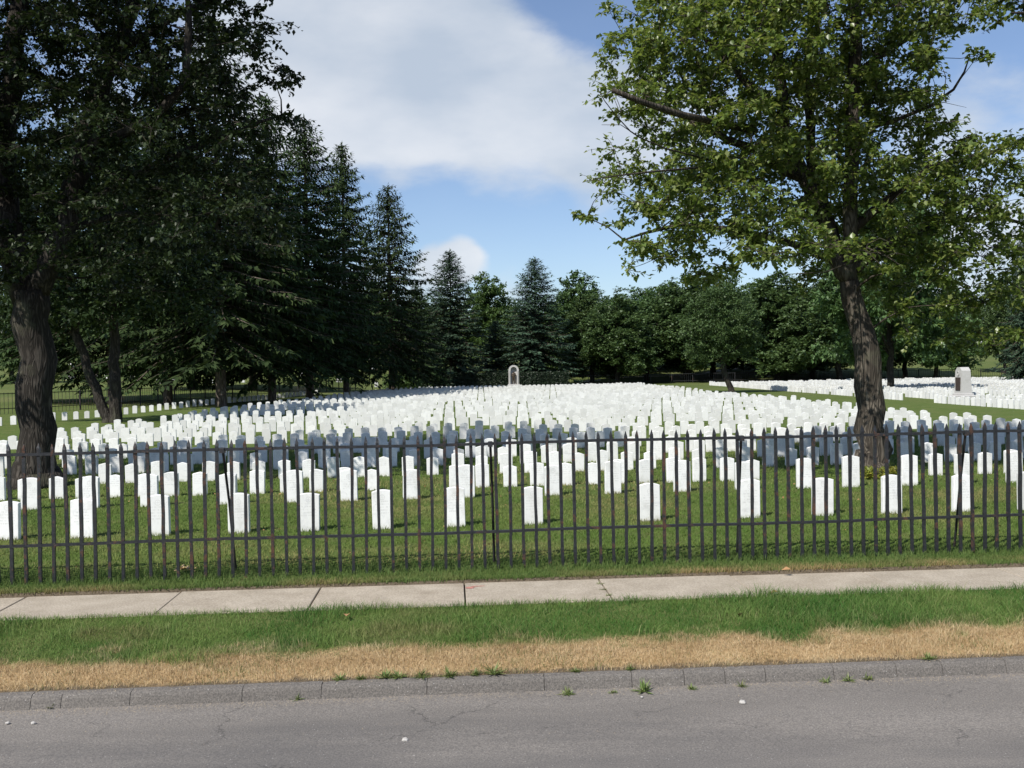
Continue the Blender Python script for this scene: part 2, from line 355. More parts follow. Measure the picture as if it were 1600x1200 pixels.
KB, FB = 0.06, 0.08                  # how much the kerb and the fence recede per metre to the right
def mat_lawn():
    m, N, L, b = material('lawn_soil'); tc = N.new('ShaderNodeNewGeometry').outputs['Position']
    sp = N.new('ShaderNodeSeparateXYZ'); L.new(tc, sp.inputs[0])
    s = nmath(N, L, 'SUBTRACT', sp.outputs[1], nmath(N, L, 'MULTIPLY', sp.outputs[0], KB))
    g = ramp(N, L, noise(N, L, tc, 1.1, 6, .65), [(.3, (.080, .125, .028)), (.5, (.105, .15, .04)), (.72, (.165, .17, .066))])
    far = ramp(N, L, noise(N, L, tc, .08, 5, .6), [(.3, (.085, .125, .036)), (.7, (.15, .165, .062))])
    g = mixc(N, L, maprange(N, L, sp.outputs[1], 30, 120), g, far)
    fine = noise(N, L, tc, 40, 3, .7)
    g = mixc(N, L, maprange(N, L, fine, .3, .7, 0, .5), g, mixc(N, L, 1.0, g, (.5, .5, .5), 'MULTIPLY'))
    dry = ramp(N, L, noise(N, L, tc, 30, 4), [(.3, (.30, .20, .10)), (.7, (.46, .33, .18))])
    wob = nmath(N, L, 'ADD', s, maprange(N, L, noise(N, L, tc, 1.6, 4), .2, .8, -.35, .35, False))
    g = mixc(N, L, maprange(N, L, wob, 9.15, 9.45, 1, 0), g, dry)
    soil = nmath(N, L, 'MAXIMUM', maprange(N, L, nmath(N, L, 'ADD', s, maprange(N, L, noise(N, L, tc, 6, 3), .3, .7, -.06, .06)), 8.5, 8.62, 1, 0), nmath(N, L, 'MULTIPLY', maprange(N, L, s, 11.70, 11.72), maprange(N, L, s, 11.84, 11.9, 1, 0)))
    g = mixc(N, L, soil, g, ramp(N, L, fine, [(.3, (.07, .055, .038)), (.7, (.17, .135, .095))]))
    L.new(g, b.inputs['Base Color']); b.inputs['Roughness'].default_value = 1; b.inputs['Specular IOR Level'].default_value = .05
    bump(N, L, b, fine, .8, .03); return m
MAT['lawn'] = mat_lawn()
def mat_grass():
    m, N, L, b = material('grass_blades')
    a = N.new('ShaderNodeAttribute'); a.attribute_name = 'tint'
    L.new(a.outputs['Color'], b.inputs['Base Color']); b.inputs['Roughness'].default_value = .6; b.inputs['Specular IOR Level'].default_value = .12
    t = N.new('ShaderNodeBsdfTranslucent'); L.new(a.outputs['Color'], t.inputs['Color'])
    mx = N.new('ShaderNodeMixShader'); mx.inputs[0].default_value = .3
    L.new(b.outputs[0], mx.inputs[1]); L.new(t.outputs[0], mx.inputs[2]); L.new(mx.outputs[0], N['Material Output'].inputs['Surface']); return m
MAT['grass'] = mat_grass()
def mat_plain(name, c, rough=.8):
    m, N, L, b = material(name); tc = texco(N)
    L.new(ramp(N, L, noise(N, L, tc, 12, 4), [(.3, tuple(x*.8 for x in c)), (.7, tuple(min(1, x*1.15) for x in c))]), b.inputs['Base Color'])
    b.inputs['Roughness'].default_value = rough; return m
MAT['pebble'] = mat_plain('pale_pebble', (.42, .40, .37)); MAT['dry_leaf'] = mat_plain('dry_leaf', (.36, .20, .09))
MAT['tan_leaf'] = mat_plain('tan_leaf', (.52, .38, .2)); MAT['red_paint'] = mat_plain('faded_red_paint', (.46, .2, .16))
MAT['grit'] = mat_plain('road_grit', (.26, .22, .17)); MAT['path'] = mat_plain('gravel_path', (.38, .33, .26)); MAT['plaque'] = mat_plain('bronze_plaque', (.05, .035, .03), .5)

# ------------------------------------------------------------------ terrain, road, kerb, sidewalk
def smooth(t): t = np.clip(t, 0, 1); return t*t*(3-2*t)
def height(X, Y):
    X = np.asarray(X, float); Y = np.asarray(Y, float); s = Y - KB*X
    z = np.where(s < 8.44, -.26, np.where(s < 10.72, -.10 + .07*(s-8.44)/2.28, np.where(s < 11.8, -.09, .012)))
    rise = np.where(Y > 150, .058*(Y-150), 0.0)*smooth((Y-150)/40)
    left = .019*np.clip(Y-85, 0, 200)*smooth((-20-X)/18)*smooth((Y-85)/30)
    und = .05*np.sin(X*.21+1)*np.sin(Y*.17)*smooth((Y-26)/20)
    bank = np.where(s < 1.5, .55*smooth((1.5-s)/4), 0.0)
    return z + np.maximum(rise, left) + und + bank
def hz(x, y): return float(height(x, y))
xs = np.unique(np.concatenate([np.linspace(-900, -120, 14), np.linspace(-120, 120, 81), np.linspace(120, 900, 14)]))
ss = np.unique(np.concatenate([[-60, -30, -12, -6, -3, -1.5, 0, 1.5, 3, 6, 8.43, 8.45], np.linspace(9, 10.7, 6), [10.715, 10.73, 11.0, 11.5, 11.79, 11.81, 12.2], np.linspace(13, 30, 18), np.linspace(33, 150, 45), np.linspace(155, 420, 28), np.linspace(450, 1200, 10)]))
gx, gs = np.meshgrid(xs, ss); gy = gs + KB*np.clip(gx, -60, 60)
gz = np.where((np.abs(gx) > 60) & (gs < 12), 0, 0) + height(np.clip(gx, -60, 60), gs + KB*np.clip(gx, -60, 60))
gz = np.where(gs > 60, height(gx, gy), gz)
nx, ns = len(xs), len(ss); idx = np.arange(nx*ns).reshape(ns, nx)
quads = np.stack([idx[:-1, :-1], idx[:-1, 1:], idx[1:, 1:], idx[1:, :-1]], -1).reshape(-1, 4)
lawn = link('ground', mesh_np('ground', np.stack([gx, gy, gz], -1), quads), MAT['lawn']); tag(lawn, 'mown cemetery lawn and roadside verge', kind='structure')

mb = MB(); m_ = 24
vs = []; 
for i in range(m_+1):
    x = -60 + 120*i/m_
    for s, z in ((-1.0, -.19), (4, -.16), (7.4, -.195), (8.345, -.21)): vs.append((x, s+KB*x, z))
fs = [(i*4+k, (i+1)*4+k, (i+1)*4+k+1, i*4+k+1) for i in range(m_) for k in range(3)]
mb.add(vs, fs); tag(mb.build('road', MAT['asphalt'], smooth=True), 'worn grey asphalt road with fine cracks', kind='structure')

kerb = empty('kerb', (0, 8.4, -.21)); tag(kerb, 'low grey kerb of butted stones', kind='structure')
joints = [-460, -320, -190, -60, 63, 108, 210, 378, 498, 660, 842, 980, 1063, 1128, 1193, 1303, 1405, 1480, 1585, 1700, 1830, 1960, 2090, 2230]
for a, b_ in zip(joints[:-1], joints[1:]):
    x0, x1 = (a-800)*8.42/F + .0025, (b_-800)*8.42/F - .0025
    mb = MB(); n = 6; fr = []
    prof = [(8.335, -.24), (8.338, -.215), (8.360, -.14), (8.374, -.116), (8.394, -.103), (8.455, -.097), (8.475, -.10), (8.48, -.25)]
    for i in range(n+1):
        x = x0 + (x1-x0)*i/n
        e = .003 if i in (0, n) else 0
        for j, (s, z) in enumerate(prof):
            jit = random.uniform(-.003, .003) if 1 < j < 6 else 0
            mb.v.append((x, s + KB*x + (e if j < 5 else 0), z + jit - (e*.5 if 1 < j < 7 else 0)))
    k = len(prof)
    for i in range(n):
        for j in range(k-1): mb.f.append((i*k+j, (i+1)*k+j, (i+1)*k+j+1, i*k+j+1))
    mb.f.append(tuple(range(k))[::-1]); mb.f.append(tuple(n*k+j for j in range(k)))
    o = mb.build('kerb_stone', MAT['kerb']); o.parent = kerb; o.matrix_parent_inverse = Matrix.Translation((0, -8.4, .21))

walk = empty('sidewalk', (0, 11.2, -.02)); tag(walk, 'pale concrete sidewalk of square slabs', kind='structure')
slabs = []
for a, b_ in zip([-8.9, -7.25, -5.62, -3.86, -2.25, -.57, 1.03, 2.62, 4.25, 5.92, 7.6], [-7.25, -5.62, -3.86, -2.25, -.57, 1.03, 2.62, 4.25, 5.92, 7.6, 9.2]):
    w = .008 if abs(a+5.62) > .1 else .02
    mb = MB(); dz = random.uniform(-.006, .006)
    x0, x1 = a+w, b_-.008
    for (x, s, z) in [(x0, 10.70, -.2), (x1, 10.70, -.2), (x1, 11.79, -.2), (x0, 11.79, -.2), (x0, 10.70, -.026), (x1, 10.70, -.026), (x1, 11.79, -.026), (x0, 11.79, -.026),
                      (x0+.006, 10.706, -.02), (x1-.006, 10.706, -.02), (x1-.006, 11.784, -.02), (x0+.006, 11.784, -.02)]:
        sk = -(s-11.2)*KB
        mb.v.append((x+sk, s+KB*x, z+(dz if z > -.1 else 0)))
    mb.f += [(3,2,1,0),(0,1,5,4),(1,2,6,5),(2,3,7,6),(3,0,4,7),(4,5,9,8),(5,6,10,9),(6,7,11,10),(7,4,8,11),(8,9,10,11)]
    o = mb.build('slab', MAT['concrete']); o.parent = walk; o.matrix_parent_inverse = Matrix.Translation((0, -11.2, .02)); slabs.append((o, dz, x0, x1))
# faded red paint mark sprayed on one slab
mb = MB(); p = on_ground(746, 918, -.02)
for k in range(7):
    cx, cy = p.x + random.uniform(-.09, .09), p.y + random.uniform(-.07, .06)
    ring = [(cx+random.uniform(.02, .07)*math.cos(a), cy+random.uniform(.012, .03)*math.sin(a), -.02+[d for o, d, q, r in slabs if q < p.x < r][0]+.002+.0004*k) for a in np.linspace(0, 6.28, 9)[:-1]]
    mb.add(ring, [tuple(range(8))])
o = mb.build('paint_mark', MAT['red_paint']); o.parent = walk; o.matrix_parent_inverse = Matrix.Translation((0, -11.2, .02)); o['label'] = 'faded red spray paint mark on a slab'

# ------------------------------------------------------------------ iron fence
FX0 = 12.45
def fence_xy(t): return (t, FX0 + FB*t)          # t along X
fence = empty('iron_fence', (0, FX0, 0)); tag(fence, 'black iron picket fence with two rails in front of the headstones', 'fence')
FINV = Matrix.Translation((0, -FX0, 0))
def picket_mesh(bend=0.0, seed=0):
    rr = random.Random(seed); mb = MB(); h = .0178; rings = []
    zsp = [-.15, .0, .18, .38, .48, .62, .8, 1.0, 1.2, 1.4, 1.55, 1.615, 1.64, 1.70]
    for z in zsp:
        k = 1.0 + rr.uniform(-.09, .12); ox, oy = rr.uniform(-.003, .003), rr.uniform(-.003, .003)
        if bend and z > .5: ox += bend*math.sin(min(1, (z-.5)/1.05)*math.pi)
        w = h*k
        if z == 1.615: w = h*1.08
        if z == 1.64: w = h*.95
        if z == 1.70: w = h*.12
        rings.append([(ox-w, oy-w, z), (ox+w, oy-w, z), (ox+w, oy+w, z), (ox-w, oy+w, z)])
    mb.v = [p for r in rings for p in r]
    for i in range(len(rings)-1):
        for k in range(4): mb.f.append((i*4+k, i*4+(k+1) % 4, i*4+4+(k+1) % 4, i*4+4+k))
    mb.f.append((3, 2, 1, 0)); e = (len(rings)-1)*4; mb.f.append((e, e+1, e+2, e+3))
    me = mb.mesh('picket'); me.materials.append(MAT['iron']); return me
pm = [picket_mesh(seed=k) for k in range(7)]; pbent = picket_mesh(-.03, 99)
SP = .1625; FR = math.atan(FB)
for i in range(-54, 62):
    t = -.05 + i*SP; x, y = fence_xy(t)
    bent = abs(project((x, y, 1))[0] - 685) < 9
    o = bpy.data.objects.new('picket', pbent if bent else random.choice(pm)); COL.objects.link(o)
    o.location = (x, y - FX0, hz(x, y) + random.uniform(-.008, .008)); o.rotation_euler = (random.uniform(-.008, .008), random.uniform(-.009, .009), FR + random.choice((0, math.pi)))
    o.parent = fence
def rail(z, hh, name):
    mb = MB(); n = 60; rings = []
    for i in range(n+1):
        x, y = fence_xy(-8.9 + 18.9*i/n); zz = z + random.uniform(-.004, .004) + .006*math.sin(x*1.3)
        for dy, dz in ((-.021, -hh), (.021, -hh), (.021, hh), (-.021, hh)): mb.v.append((x - dy*FB, y + dy - FX0, zz+dz))
    for i in range(n):
        for k in range(4): mb.f.append((i*4+k, i*4+4+k, i*4+4+(k+1) % 4, i*4+(k+1) % 4))
    o = mb.build(name, MAT['iron'], fence)
rail(1.585, .017, 'top_rail'); rail(.485, .0155, 'bottom_rail')
for px in (-60, 360, 768, 1167, 1538, 1930):
    t = at(px, 800, 12.45).x*1.0; x, y = fence_xy(t)
    mb = MB(); mb.tube([(x+.0, y+.03-FX0, 1.56), (x+.01, y+.22-FX0, .9), (x+.015, y+.45-FX0, -.1)], [.017, .017, .018], 5)
    mb.build('brace', MAT['iron'], fence)
    mb = MB(); mb.box(x-.03, x+.03, y-.035-FX0, y+.04-FX0, 1.545, 1.612, .008); mb.build('rail_bracket', MAT['iron'], fence)

# ------------------------------------------------------------------ headstones
def stone_mesh(w, h, t, rise, peaked, detail=True):
    mb = MB(); n = 8 if detail else 4; top = []
    for i in range(n+1):
        u = -1 + 2*i/n
        z = h - (rise*abs(u)**1.15 if peaked else rise*u*u)
        top.append((u*w/2, z))
    prof = [(-w/2, -.12)] + top + [(w/2, -.12)]
    e = .007
    rings = ((-t/2, e), (-t/2+e, 0), (t/2-e, 0), (t/2, e)) if detail else ((-t/2, 0), (t/2, 0))
    k = len(prof)
    for y, ins in rings:
        for (x, z) in prof:
            mb.v.append((x*(1-2*ins/w), y, z - (ins if z > 0 else 0)))
    for r in range(len(rings)-1):
        for j in range(k): mb.f.append((r*k+j, r*k+k+j, r*k+k+(j+1) % k, r*k+(j+1) % k))
    mb.f.append(tuple(range(k))); mb.f.append(tuple((len(rings)-1)*k+j for j in range(k))[::-1])
    return mb
SV = {'new': [stone_mesh(.33, .62, .10, .030, False), stone_mesh(.335, .60, .10, .026, False), stone_mesh(.325, .64, .10, .034, False)],
      'old': [stone_mesh(.29, .49, .095, .035, True), stone_mesh(.285, .46, .09, .045, True), stone_mesh(.295, .52, .095, .03, False)],
      'far': [stone_mesh(.29, .49, .095, .04, True, False), stone_mesh(.29, .47, .09, .045, False, False), stone_mesh(.30, .53, .095, .035, False, False)]}
SMESH = {}
for k in ('new', 'old'):
    SMESH[k] = []
    for b_ in SV[k]:
        me = b_.mesh('headstone'); me.materials.append(MAT['marble']); SMESH[k].append(me)
stones = []          # (x, y, row, type, yaw)
RY = math.atan(FB)
def row_y(y0, x): return y0 + FB*x
row1 = [-110, 12, 128, 248, 373, 482, 598, 711, 832, 1015, 1171, 1285, 1393, 1503, 1606, 1712]
row2 = [-150, -45, 48, 141, 234, 355, 461, 546, 643, 729, 865, 958, 1066, 1162, 1258, 1330, 1421, 1507, 1585, 1670]
for y0, pxs, row in ((15.95, row1, 1), (19.55, row2, 2)):
    for px in pxs:
        y = y0
        for _ in range(4): y = y0 + FB*at(px, 780, y).x
        stones.append((at(px, 780, y).x, y, row, 'new', RY))
rows = [21.2, 24.0, 26.4, 28.6, 31.2, 33.8, 36.4]
while rows[-1] < 131: rows.append(rows[-1] + 2.75)
for ri, y0 in enumerate(rows):
    sp = .585; x = -18.2 - .1*(ri % 3) + .02*max(0, y0-40)*.5; xe = 18.6 - (.03*max(0, y0-40) if y0 < 80 else 1.2)
    if y0 > 75: x += (y0-75)*.03
    while x < xe:
        if not (random.random() < .015) and not (5.6 < row_y(y0, x)*0 + x < 8.6 and 21.5 < row_y(y0, x) < 23.2):
            stones.append((x + random.uniform(-.02, .02), row_y(y0, x) + random.uniform(-.05, .05), ri+3, 'old', RY + random.uniform(-.04, .04)))
        x += sp
TREE_R = at(1362, 745, 22.3); TREE_L = at(58, 745, 22.8)
stones = [s for s in stones if (s[0]-TREE_R.x)**2 + (s[1]-22.3)**2 > .9 and (s[0]-TREE_L.x)**2 + (s[1]-22.8)**2 > 1.4]
# sections to the sides, their rows running away from the camera
side = []
for k in range(14):
    X = 26.2 + 2.7*k; y = 46 + 1.4*k
    while y < 132 + .3*k:
        if not (61.5 < y - .10*(X-26) < 66.5) and random.random() > .02:
            side.append((X + random.uniform(-.03, .03) + .02*(132-y)*.0, y, 99, 'old', -math.pi/2 + .25 + random.uniform(-.05, .05)))
        y += .62
y = 48
while y < 118:
    side.append((-27.0 + .06*(y-50), y, 99, 'old', .2)); y += 1.35
vis = []; rest = []
for s in stones:
    p = project((s[0], s[1], .3))
    (vis if p and 2 < p[0] < 1598 else rest).append(s)
vis.sort(key=lambda s: s[1] - FB*s[0])
near = vis[:300]; rest += vis[300:] + side
byrow = {}
for s in near: byrow.setdefault(s[2], []).append(s)
for r, L_ in byrow.items():
    L_.sort(key=lambda s: s[0])
    for i, (x, y, row, typ, yaw) in enumerate(L_):
        o = bpy.data.objects.new('headstone', random.choice(SMESH[typ])); COL.objects.link(o)
        sc = random.uniform(.96, 1.05)
        o.location = (x, y, hz(x, y) - random.uniform(0, .02)); o.scale = (random.uniform(.98, 1.03), 1, sc)
        o.rotation_euler = (random.uniform(-.022, .022), random.uniform(-.018, .018), yaw + random.uniform(-.03, .03))
        where = 'front row' if r == 1 else ordinal(r) + ' row'
        tag(o, f'white marble headstone in the {where} behind the fence, {ordinal(i+1)} from the left', 'headstone', 'headstones in the main field')
# everything beyond the nearest three hundred, as one mass
V, Fq, n0 = [], [], 0
tri_parts = []
for (x, y, row, typ, yaw) in rest:
    b_ = random.choice(SV['far'] if typ == 'old' else SV['new']); v = np.array(b_.v)
    v[:, 2] *= random.uniform(.95, 1.06); c, s_ = math.cos(yaw), math.sin(yaw)
    lean = random.uniform(-.02, .02); xx = v[:, 0] + v[:, 2]*lean
    V.append(np.stack([x + xx*c - v[:, 1]*s_, y + xx*s_ + v[:, 1]*c, v[:, 2] + hz(x, y) - .01], -1))
    Fq += [tuple(i+n0 for i in f) for f in b_.f]; n0 += len(v)
me = bpy.data.meshes.new('headstones'); me.from_pydata(np.concatenate(V).tolist(), [], Fq); me.update()
tag(link('headstones', me, MAT['marble_far']), 'dense rows of white headstones filling the field into the distance', 'headstones', kind='stuff')

# ------------------------------------------------------------------ monuments
am = empty('arched_monument', at(803, 606, 139).xy.to_3d()); am.location.z = hz(am.location.x, 139) - .05
tag(am, 'grey granite arch with dark bronze figure in its niche beyond the field', 'monument')
mb = MB(); mb.box(-.95, .95, -.6, .6, 0, .42, .03); mb.box(-.85, .85, -.5, .5, .42, .58, .03); mb.build('plinth', MAT['granite'], am)
def arch_prof(w, hs, n=14): return [(-w, 0)] + [(-w*math.cos(math.pi*i/n), hs + w*math.sin(math.pi*i/n)) for i in range(n+1)] + [(w, 0)]
mb = MB(); outer = arch_prof(.72, 1.95); inner = arch_prof(.43, 1.98); k = len(outer); z0 = .58
for prof, y in ((outer, -.36), (outer, .36), (inner, -.36), (inner, .12)):
    mb.v += [(x, y, z+z0) for x, z in prof]
for j in range(k-1):
    mb.f.append((j, j+1, k+j+1, k+j)); mb.f.append((j, 2*k+j, 2*k+j+1, j+1)); mb.f.append((2*k+j, 3*k+j, 3*k+j+1, 2*k+j+1))
mb.f.append(tuple(range(k, 2*k))[::-1]); mb.f.append(tuple(range(3*k, 4*k)))
ar = mb.build('arch', MAT['granite'], am)
for s_ in (-1, 1):
    mb = MB(); mb.tube([(s_*.57, -.40, z0), (s_*.57, -.40, z0+1.85)], [.06, .055], 8); mb.build('colonnette', MAT['granite'], am)
# standing figure, one skin grown from a skeleton
sk = [((0, 0, .98), .15), ((-.10, 0, .92), .12), ((-.13, -.03, .50), .085), ((-.14, 0, .10), .06), ((-.15, -.14, .05), .05),
      ((.10, 0, .92), .12), ((.14, -.06, .52), .085), ((.20, -.02, .10), .06), ((.22, -.15, .05), .05),
      ((0, 0, 1.22), .16), ((.01, 0, 1.45), .17), ((.0, -.01, 1.60), .07), ((-.01, -.03, 1.76), .10),
      ((-.21, 0, 1.47), .075), ((-.27, -.04, 1.2), .06), ((-.10, -.18, 1.08), .05), ((.22, 0, 1.47), .075), ((.28, -.08, 1.22), .06), ((.08, -.22, 1.28), .05)]
ed = [(0, 1), (1, 2), (2, 3), (3, 4), (0, 5), (5, 6), (6, 7), (7, 8), (0, 9), (9, 10), (10, 11), (11, 12), (10, 13), (13, 14), (14, 15), (10, 16), (16, 17), (17, 18)]
me = bpy.data.meshes.new('statue'); me.from_pydata([p for p, r in sk], ed, []); me.update()
fig = link('statue', me, MAT['bronze'], am); fig.location = (0, -.12, z0)
sm = fig.modifiers.new('skin', 'SKIN')
for i, (p, r) in enumerate(sk): me.skin_vertices[0].data[i].radius = (r, r)
me.skin_vertices[0].data[0].use_root = True
fig.modifiers.new('sub', 'SUBSURF').levels = 2; fig.modifiers['sub'].render_levels = 2

pmn = empty('plaque_monument', (0, 0, 0), R(-84)); p = at(1505, 622, 67.0); pmn.location = (p.x, 67.0, hz(p.x, 67)); pmn.scale = (.82, .86, 1.0)
tag(pmn, 'tapered grey granite block with dark plaque among the headstones on the right', 'monument')
mb = MB(); mb.box(-.85, .85, -.72, .72, 0, .30, .05); o = mb.build('base', MAT['granite'], pmn)
mb = MB(); mb.box(-.66, .66, -.52, .52, .30, .42, .03); mb.build('step', MAT['granite'], pmn)
mb = MB(); a, b1, c, d, z1, z2, z3 = .56, .42, .48, .36, .42, 1.95, 2.18
mb.add([(-a, -b1, z1), (a, -b1, z1), (a, b1, z1), (-a, b1, z1), (-c, -d, z2), (c, -d, z2), (c, d, z2), (-c, d, z2), (-.2, -d, z3), (.2, -d, z3), (.2, d, z3), (-.2, d, z3)],
       [(0, 1, 5, 4), (1, 2, 6, 5), (2, 3, 7, 6), (3, 0, 4, 7), (4, 5, 9, 8), (6, 7, 11, 10), (5, 6, 10, 9), (7, 4, 8, 11), (8, 9, 10, 11), (3, 2, 1, 0)])
mb.build('shaft', MAT['granite'], pmn)
mb = MB(); mb.box(-.33, .33, -.455, -.385, .62, 1.5); mb.build('plaque', MAT['plaque'], pmn)
mb = MB(); mb.tube([(.14*math.cos(t), -.41, 1.76+.14*math.sin(t)) for t in np.linspace(0, 6.2832, 17)], [.025]*17, 5); mb.build('wreath', MAT['granite'], pmn)

# ------------------------------------------------------------------ foliage builders
def leaf_cards(C, D, Nn, Lg, W, fold=.18):
    """rhombic leaves: C base points, D directions, Nn normals"""
    C, D, Nn = map(np.asarray, (C, D, Nn))
    D = D/np.linalg.norm(D, axis=1, keepdims=True); S = np.cross(D, Nn); S /= (np.linalg.norm(S, axis=1, keepdims=True)+1e-9); U = np.cross(S, D)
    Lg = np.asarray(Lg)[:, None]; W = np.asarray(W)[:, None]
    v = np.stack([C, C + D*Lg*.42 + S*W*.5 + U*W*fold, C + D*Lg, C + D*Lg*.42 - S*W*.5 + U*W*fold], 1)
    n = len(C); b = np.arange(n)[:, None]*4
    f = np.concatenate([b+np.array([0, 1, 2]), b+np.array([0, 2, 3])], 1).reshape(-1, 3)
    return v.reshape(-1, 3), f
def unit(n, g):
    v = g.normal(size=(n, 3)); return v/np.linalg.norm(v, axis=1, keepdims=True)
def tri_mesh(name, parts):
    V, Fs, o = [], [], 0
    for v, f in parts: V.append(v); Fs.append(f+o); o += len(v)
    return mesh_np(name, np.concatenate(V), np.concatenate(Fs))

def sample_blobs(blobs, n, mind, g, tries=40):
    vol = np.array([b[3]*b[4]*b[5] for b in blobs]); pr = vol/vol.sum(); pts = []
    for _ in range(n*tries):
        if len(pts) >= n: break
        b = blobs[g.choice(len(blobs), p=pr)]; u = unit(1, g)[0]*g.random()**.42
        p = np.array(b[:3]) + u*np.array(b[3:])
        if pts and np.min(np.sum((np.array(pts)-p)**2, 1)) < mind*mind: continue
        pts.append(p)
    return np.array(pts)
def grow(limbs, clumps, g, base_r=.02, sides=5):
    """limbs: list of (points, radii). Branches each clump from the nearest earlier wood. Returns wood MB"""
    wood = MB(); nodes = []; 
    for pts, rad in limbs:
        P_, R_ = [], []
        for i in range(len(pts)-1):
            a, b_ = Vector(pts[i]), Vector(pts[i+1]); m = max(2, int((b_-a).length/.5))
            for j in range(m):
                t = j/m; wv = .04*min(1, rad[i]*6)
                P_.append(a.lerp(b_, t) + Vector(g.normal(size=3)*wv*(0 if (i == 0 and j == 0) else 1))); R_.append(rad[i]*(1-t)+rad[i+1]*t)
        P_.append(Vector(pts[-1])); R_.append(rad[-1])
        wood.tube(P_, R_, 9 if rad[0] > .2 else 6, lump=.05)
        for q, r in zip(P_, R_): nodes.append((*q, r))
    nodes = np.array(nodes); free = nodes[:, 2] > nodes[:, 2].min() + 3.0
    nodes = nodes[free] if free.any() else nodes
    dist = [np.min(np.sum((nodes[:, :3]-c)**2, 1)) for c in clumps]
    for ci in np.argsort(dist):
        c = clumps[ci]; d = np.linalg.norm(nodes[:, :3]-c, axis=1) + .7*np.maximum(0, nodes[:, 2]-c[2]+.3)
        k = np.argmin(d); a = Vector(nodes[k, :3]); L_ = (Vector(c)-a).length
        if L_ < .1: continue
        m = max(2, int(L_/.45)); r0 = min(nodes[k, 3]*.75, base_r*.6 + .016*L_); pts = []
        bend = Vector(g.normal(size=3))*.12*L_ + Vector((0, 0, .10*L_))
        for j in range(m+1):
            t = j/m; pts.append(a.lerp(Vector(c), t) + bend*math.sin(math.pi*t)*.6)
        rad = [r0*(1-.75*j/m)+.004 for j in range(m+1)]
        wood.tube(pts, rad, 4 if r0 < .05 else sides, cap=False)
        nodes = np.concatenate([nodes, np.array([[*q, r] for q, r in zip(pts[1:], rad[1:])])])
    return wood
def broad_leaves(clumps, per, rad, size, g, flat=.55, droop=.35, twigs=6, wood=None, jitter=.35):
    C, D, Nn, Lg = [], [], [], []
    for c in clumps:
        r = rad*g.uniform(.7, 1.25); nt = twigs
        n = max(6, int(per*g.uniform(.6, 1.3)))
        tw = unit(nt, g); tw[:, 2] = tw[:, 2]*flat + .05; tw *= (r*g.uniform(.5, 1.1, nt))[:, None]
        if wood is not None:
            for t in tw: wood.tube([c, c + t*.55 + (0, 0, .03), c + t], [.009, .006, .003], 3, cap=False)
        k = g.integers(0, nt, n); u = g.uniform(.15, 1.05, n)
        pos = c + tw[k]*u[:, None] + unit(n, g)*(g.random(n)[:, None]*r*jitter*.8)*np.array([1, 1, .7])
        d = unit(n, g)*.8 + tw[k]/r*.7; d[:, 2] -= droop
        nn = unit(n, g)*.55 + np.array([0, 0, 1.0])
        C.append(pos); D.append(d); Nn.append(nn); Lg.append(size*g.uniform(.65, 1.25, n))
    C = np.concatenate(C); Lg = np.concatenate(Lg)
    return leaf_cards(C, np.concatenate(D), np.concatenate(Nn), Lg, Lg*g.uniform(.62, .85, len(Lg)))

# ------------------------------------------------------------------ the two near trees and the one at the right edge
def near_tree(name, label, Y, limbs_px, blobs_px, nclump, per, rad, size, leafmat, barkmat, seed, mind=.7, extra=None, depths=None):
    g = np.random.default_rng(seed); random.seed(seed)
    base = at(*limbs_px[0][0][0][:2], Y); root = empty(name, (base.x, Y, hz(base.x, Y)))
    inv = np.array([base.x, Y, hz(base.x, Y)])
    limbs = []
    for pts, rads in limbs_px:
        P_ = []
        for q in pts:
            dy = q[2] if len(q) > 2 else 0
            P_.append(Vector(np.array(at(q[0], q[1], Y+dy)) - inv))
        limbs.append((P_, rads))
    blobs = []
    for (px, py, dy, rx, ry, rz) in blobs_px:
        p = np.array(at(px, py, Y+dy)) - inv; blobs.append((*p, rx, ry, rz))
    cl = sample_blobs(blobs, nclump, mind, g)
    wood = grow(limbs, cl, g); 
    v, f = broad_leaves(cl, per, rad, size, g, wood=wood)
    if extra: extra(wood, inv, Y)
    wood.build('trunk', barkmat, root, smooth=True)
    link('crown', mesh_np('crown', v, f), leafmat, root)
    tag(root, label, 'tree'); return root, limbs, inv
def flare(px, y0, Y, r):      # root flare pieces of the trunk path
    return [(px, y0+22), (px, y0), (px, y0-14), (px-1, y0-45)], [r*1.75, r*1.55, r*1.2, r*1.03]

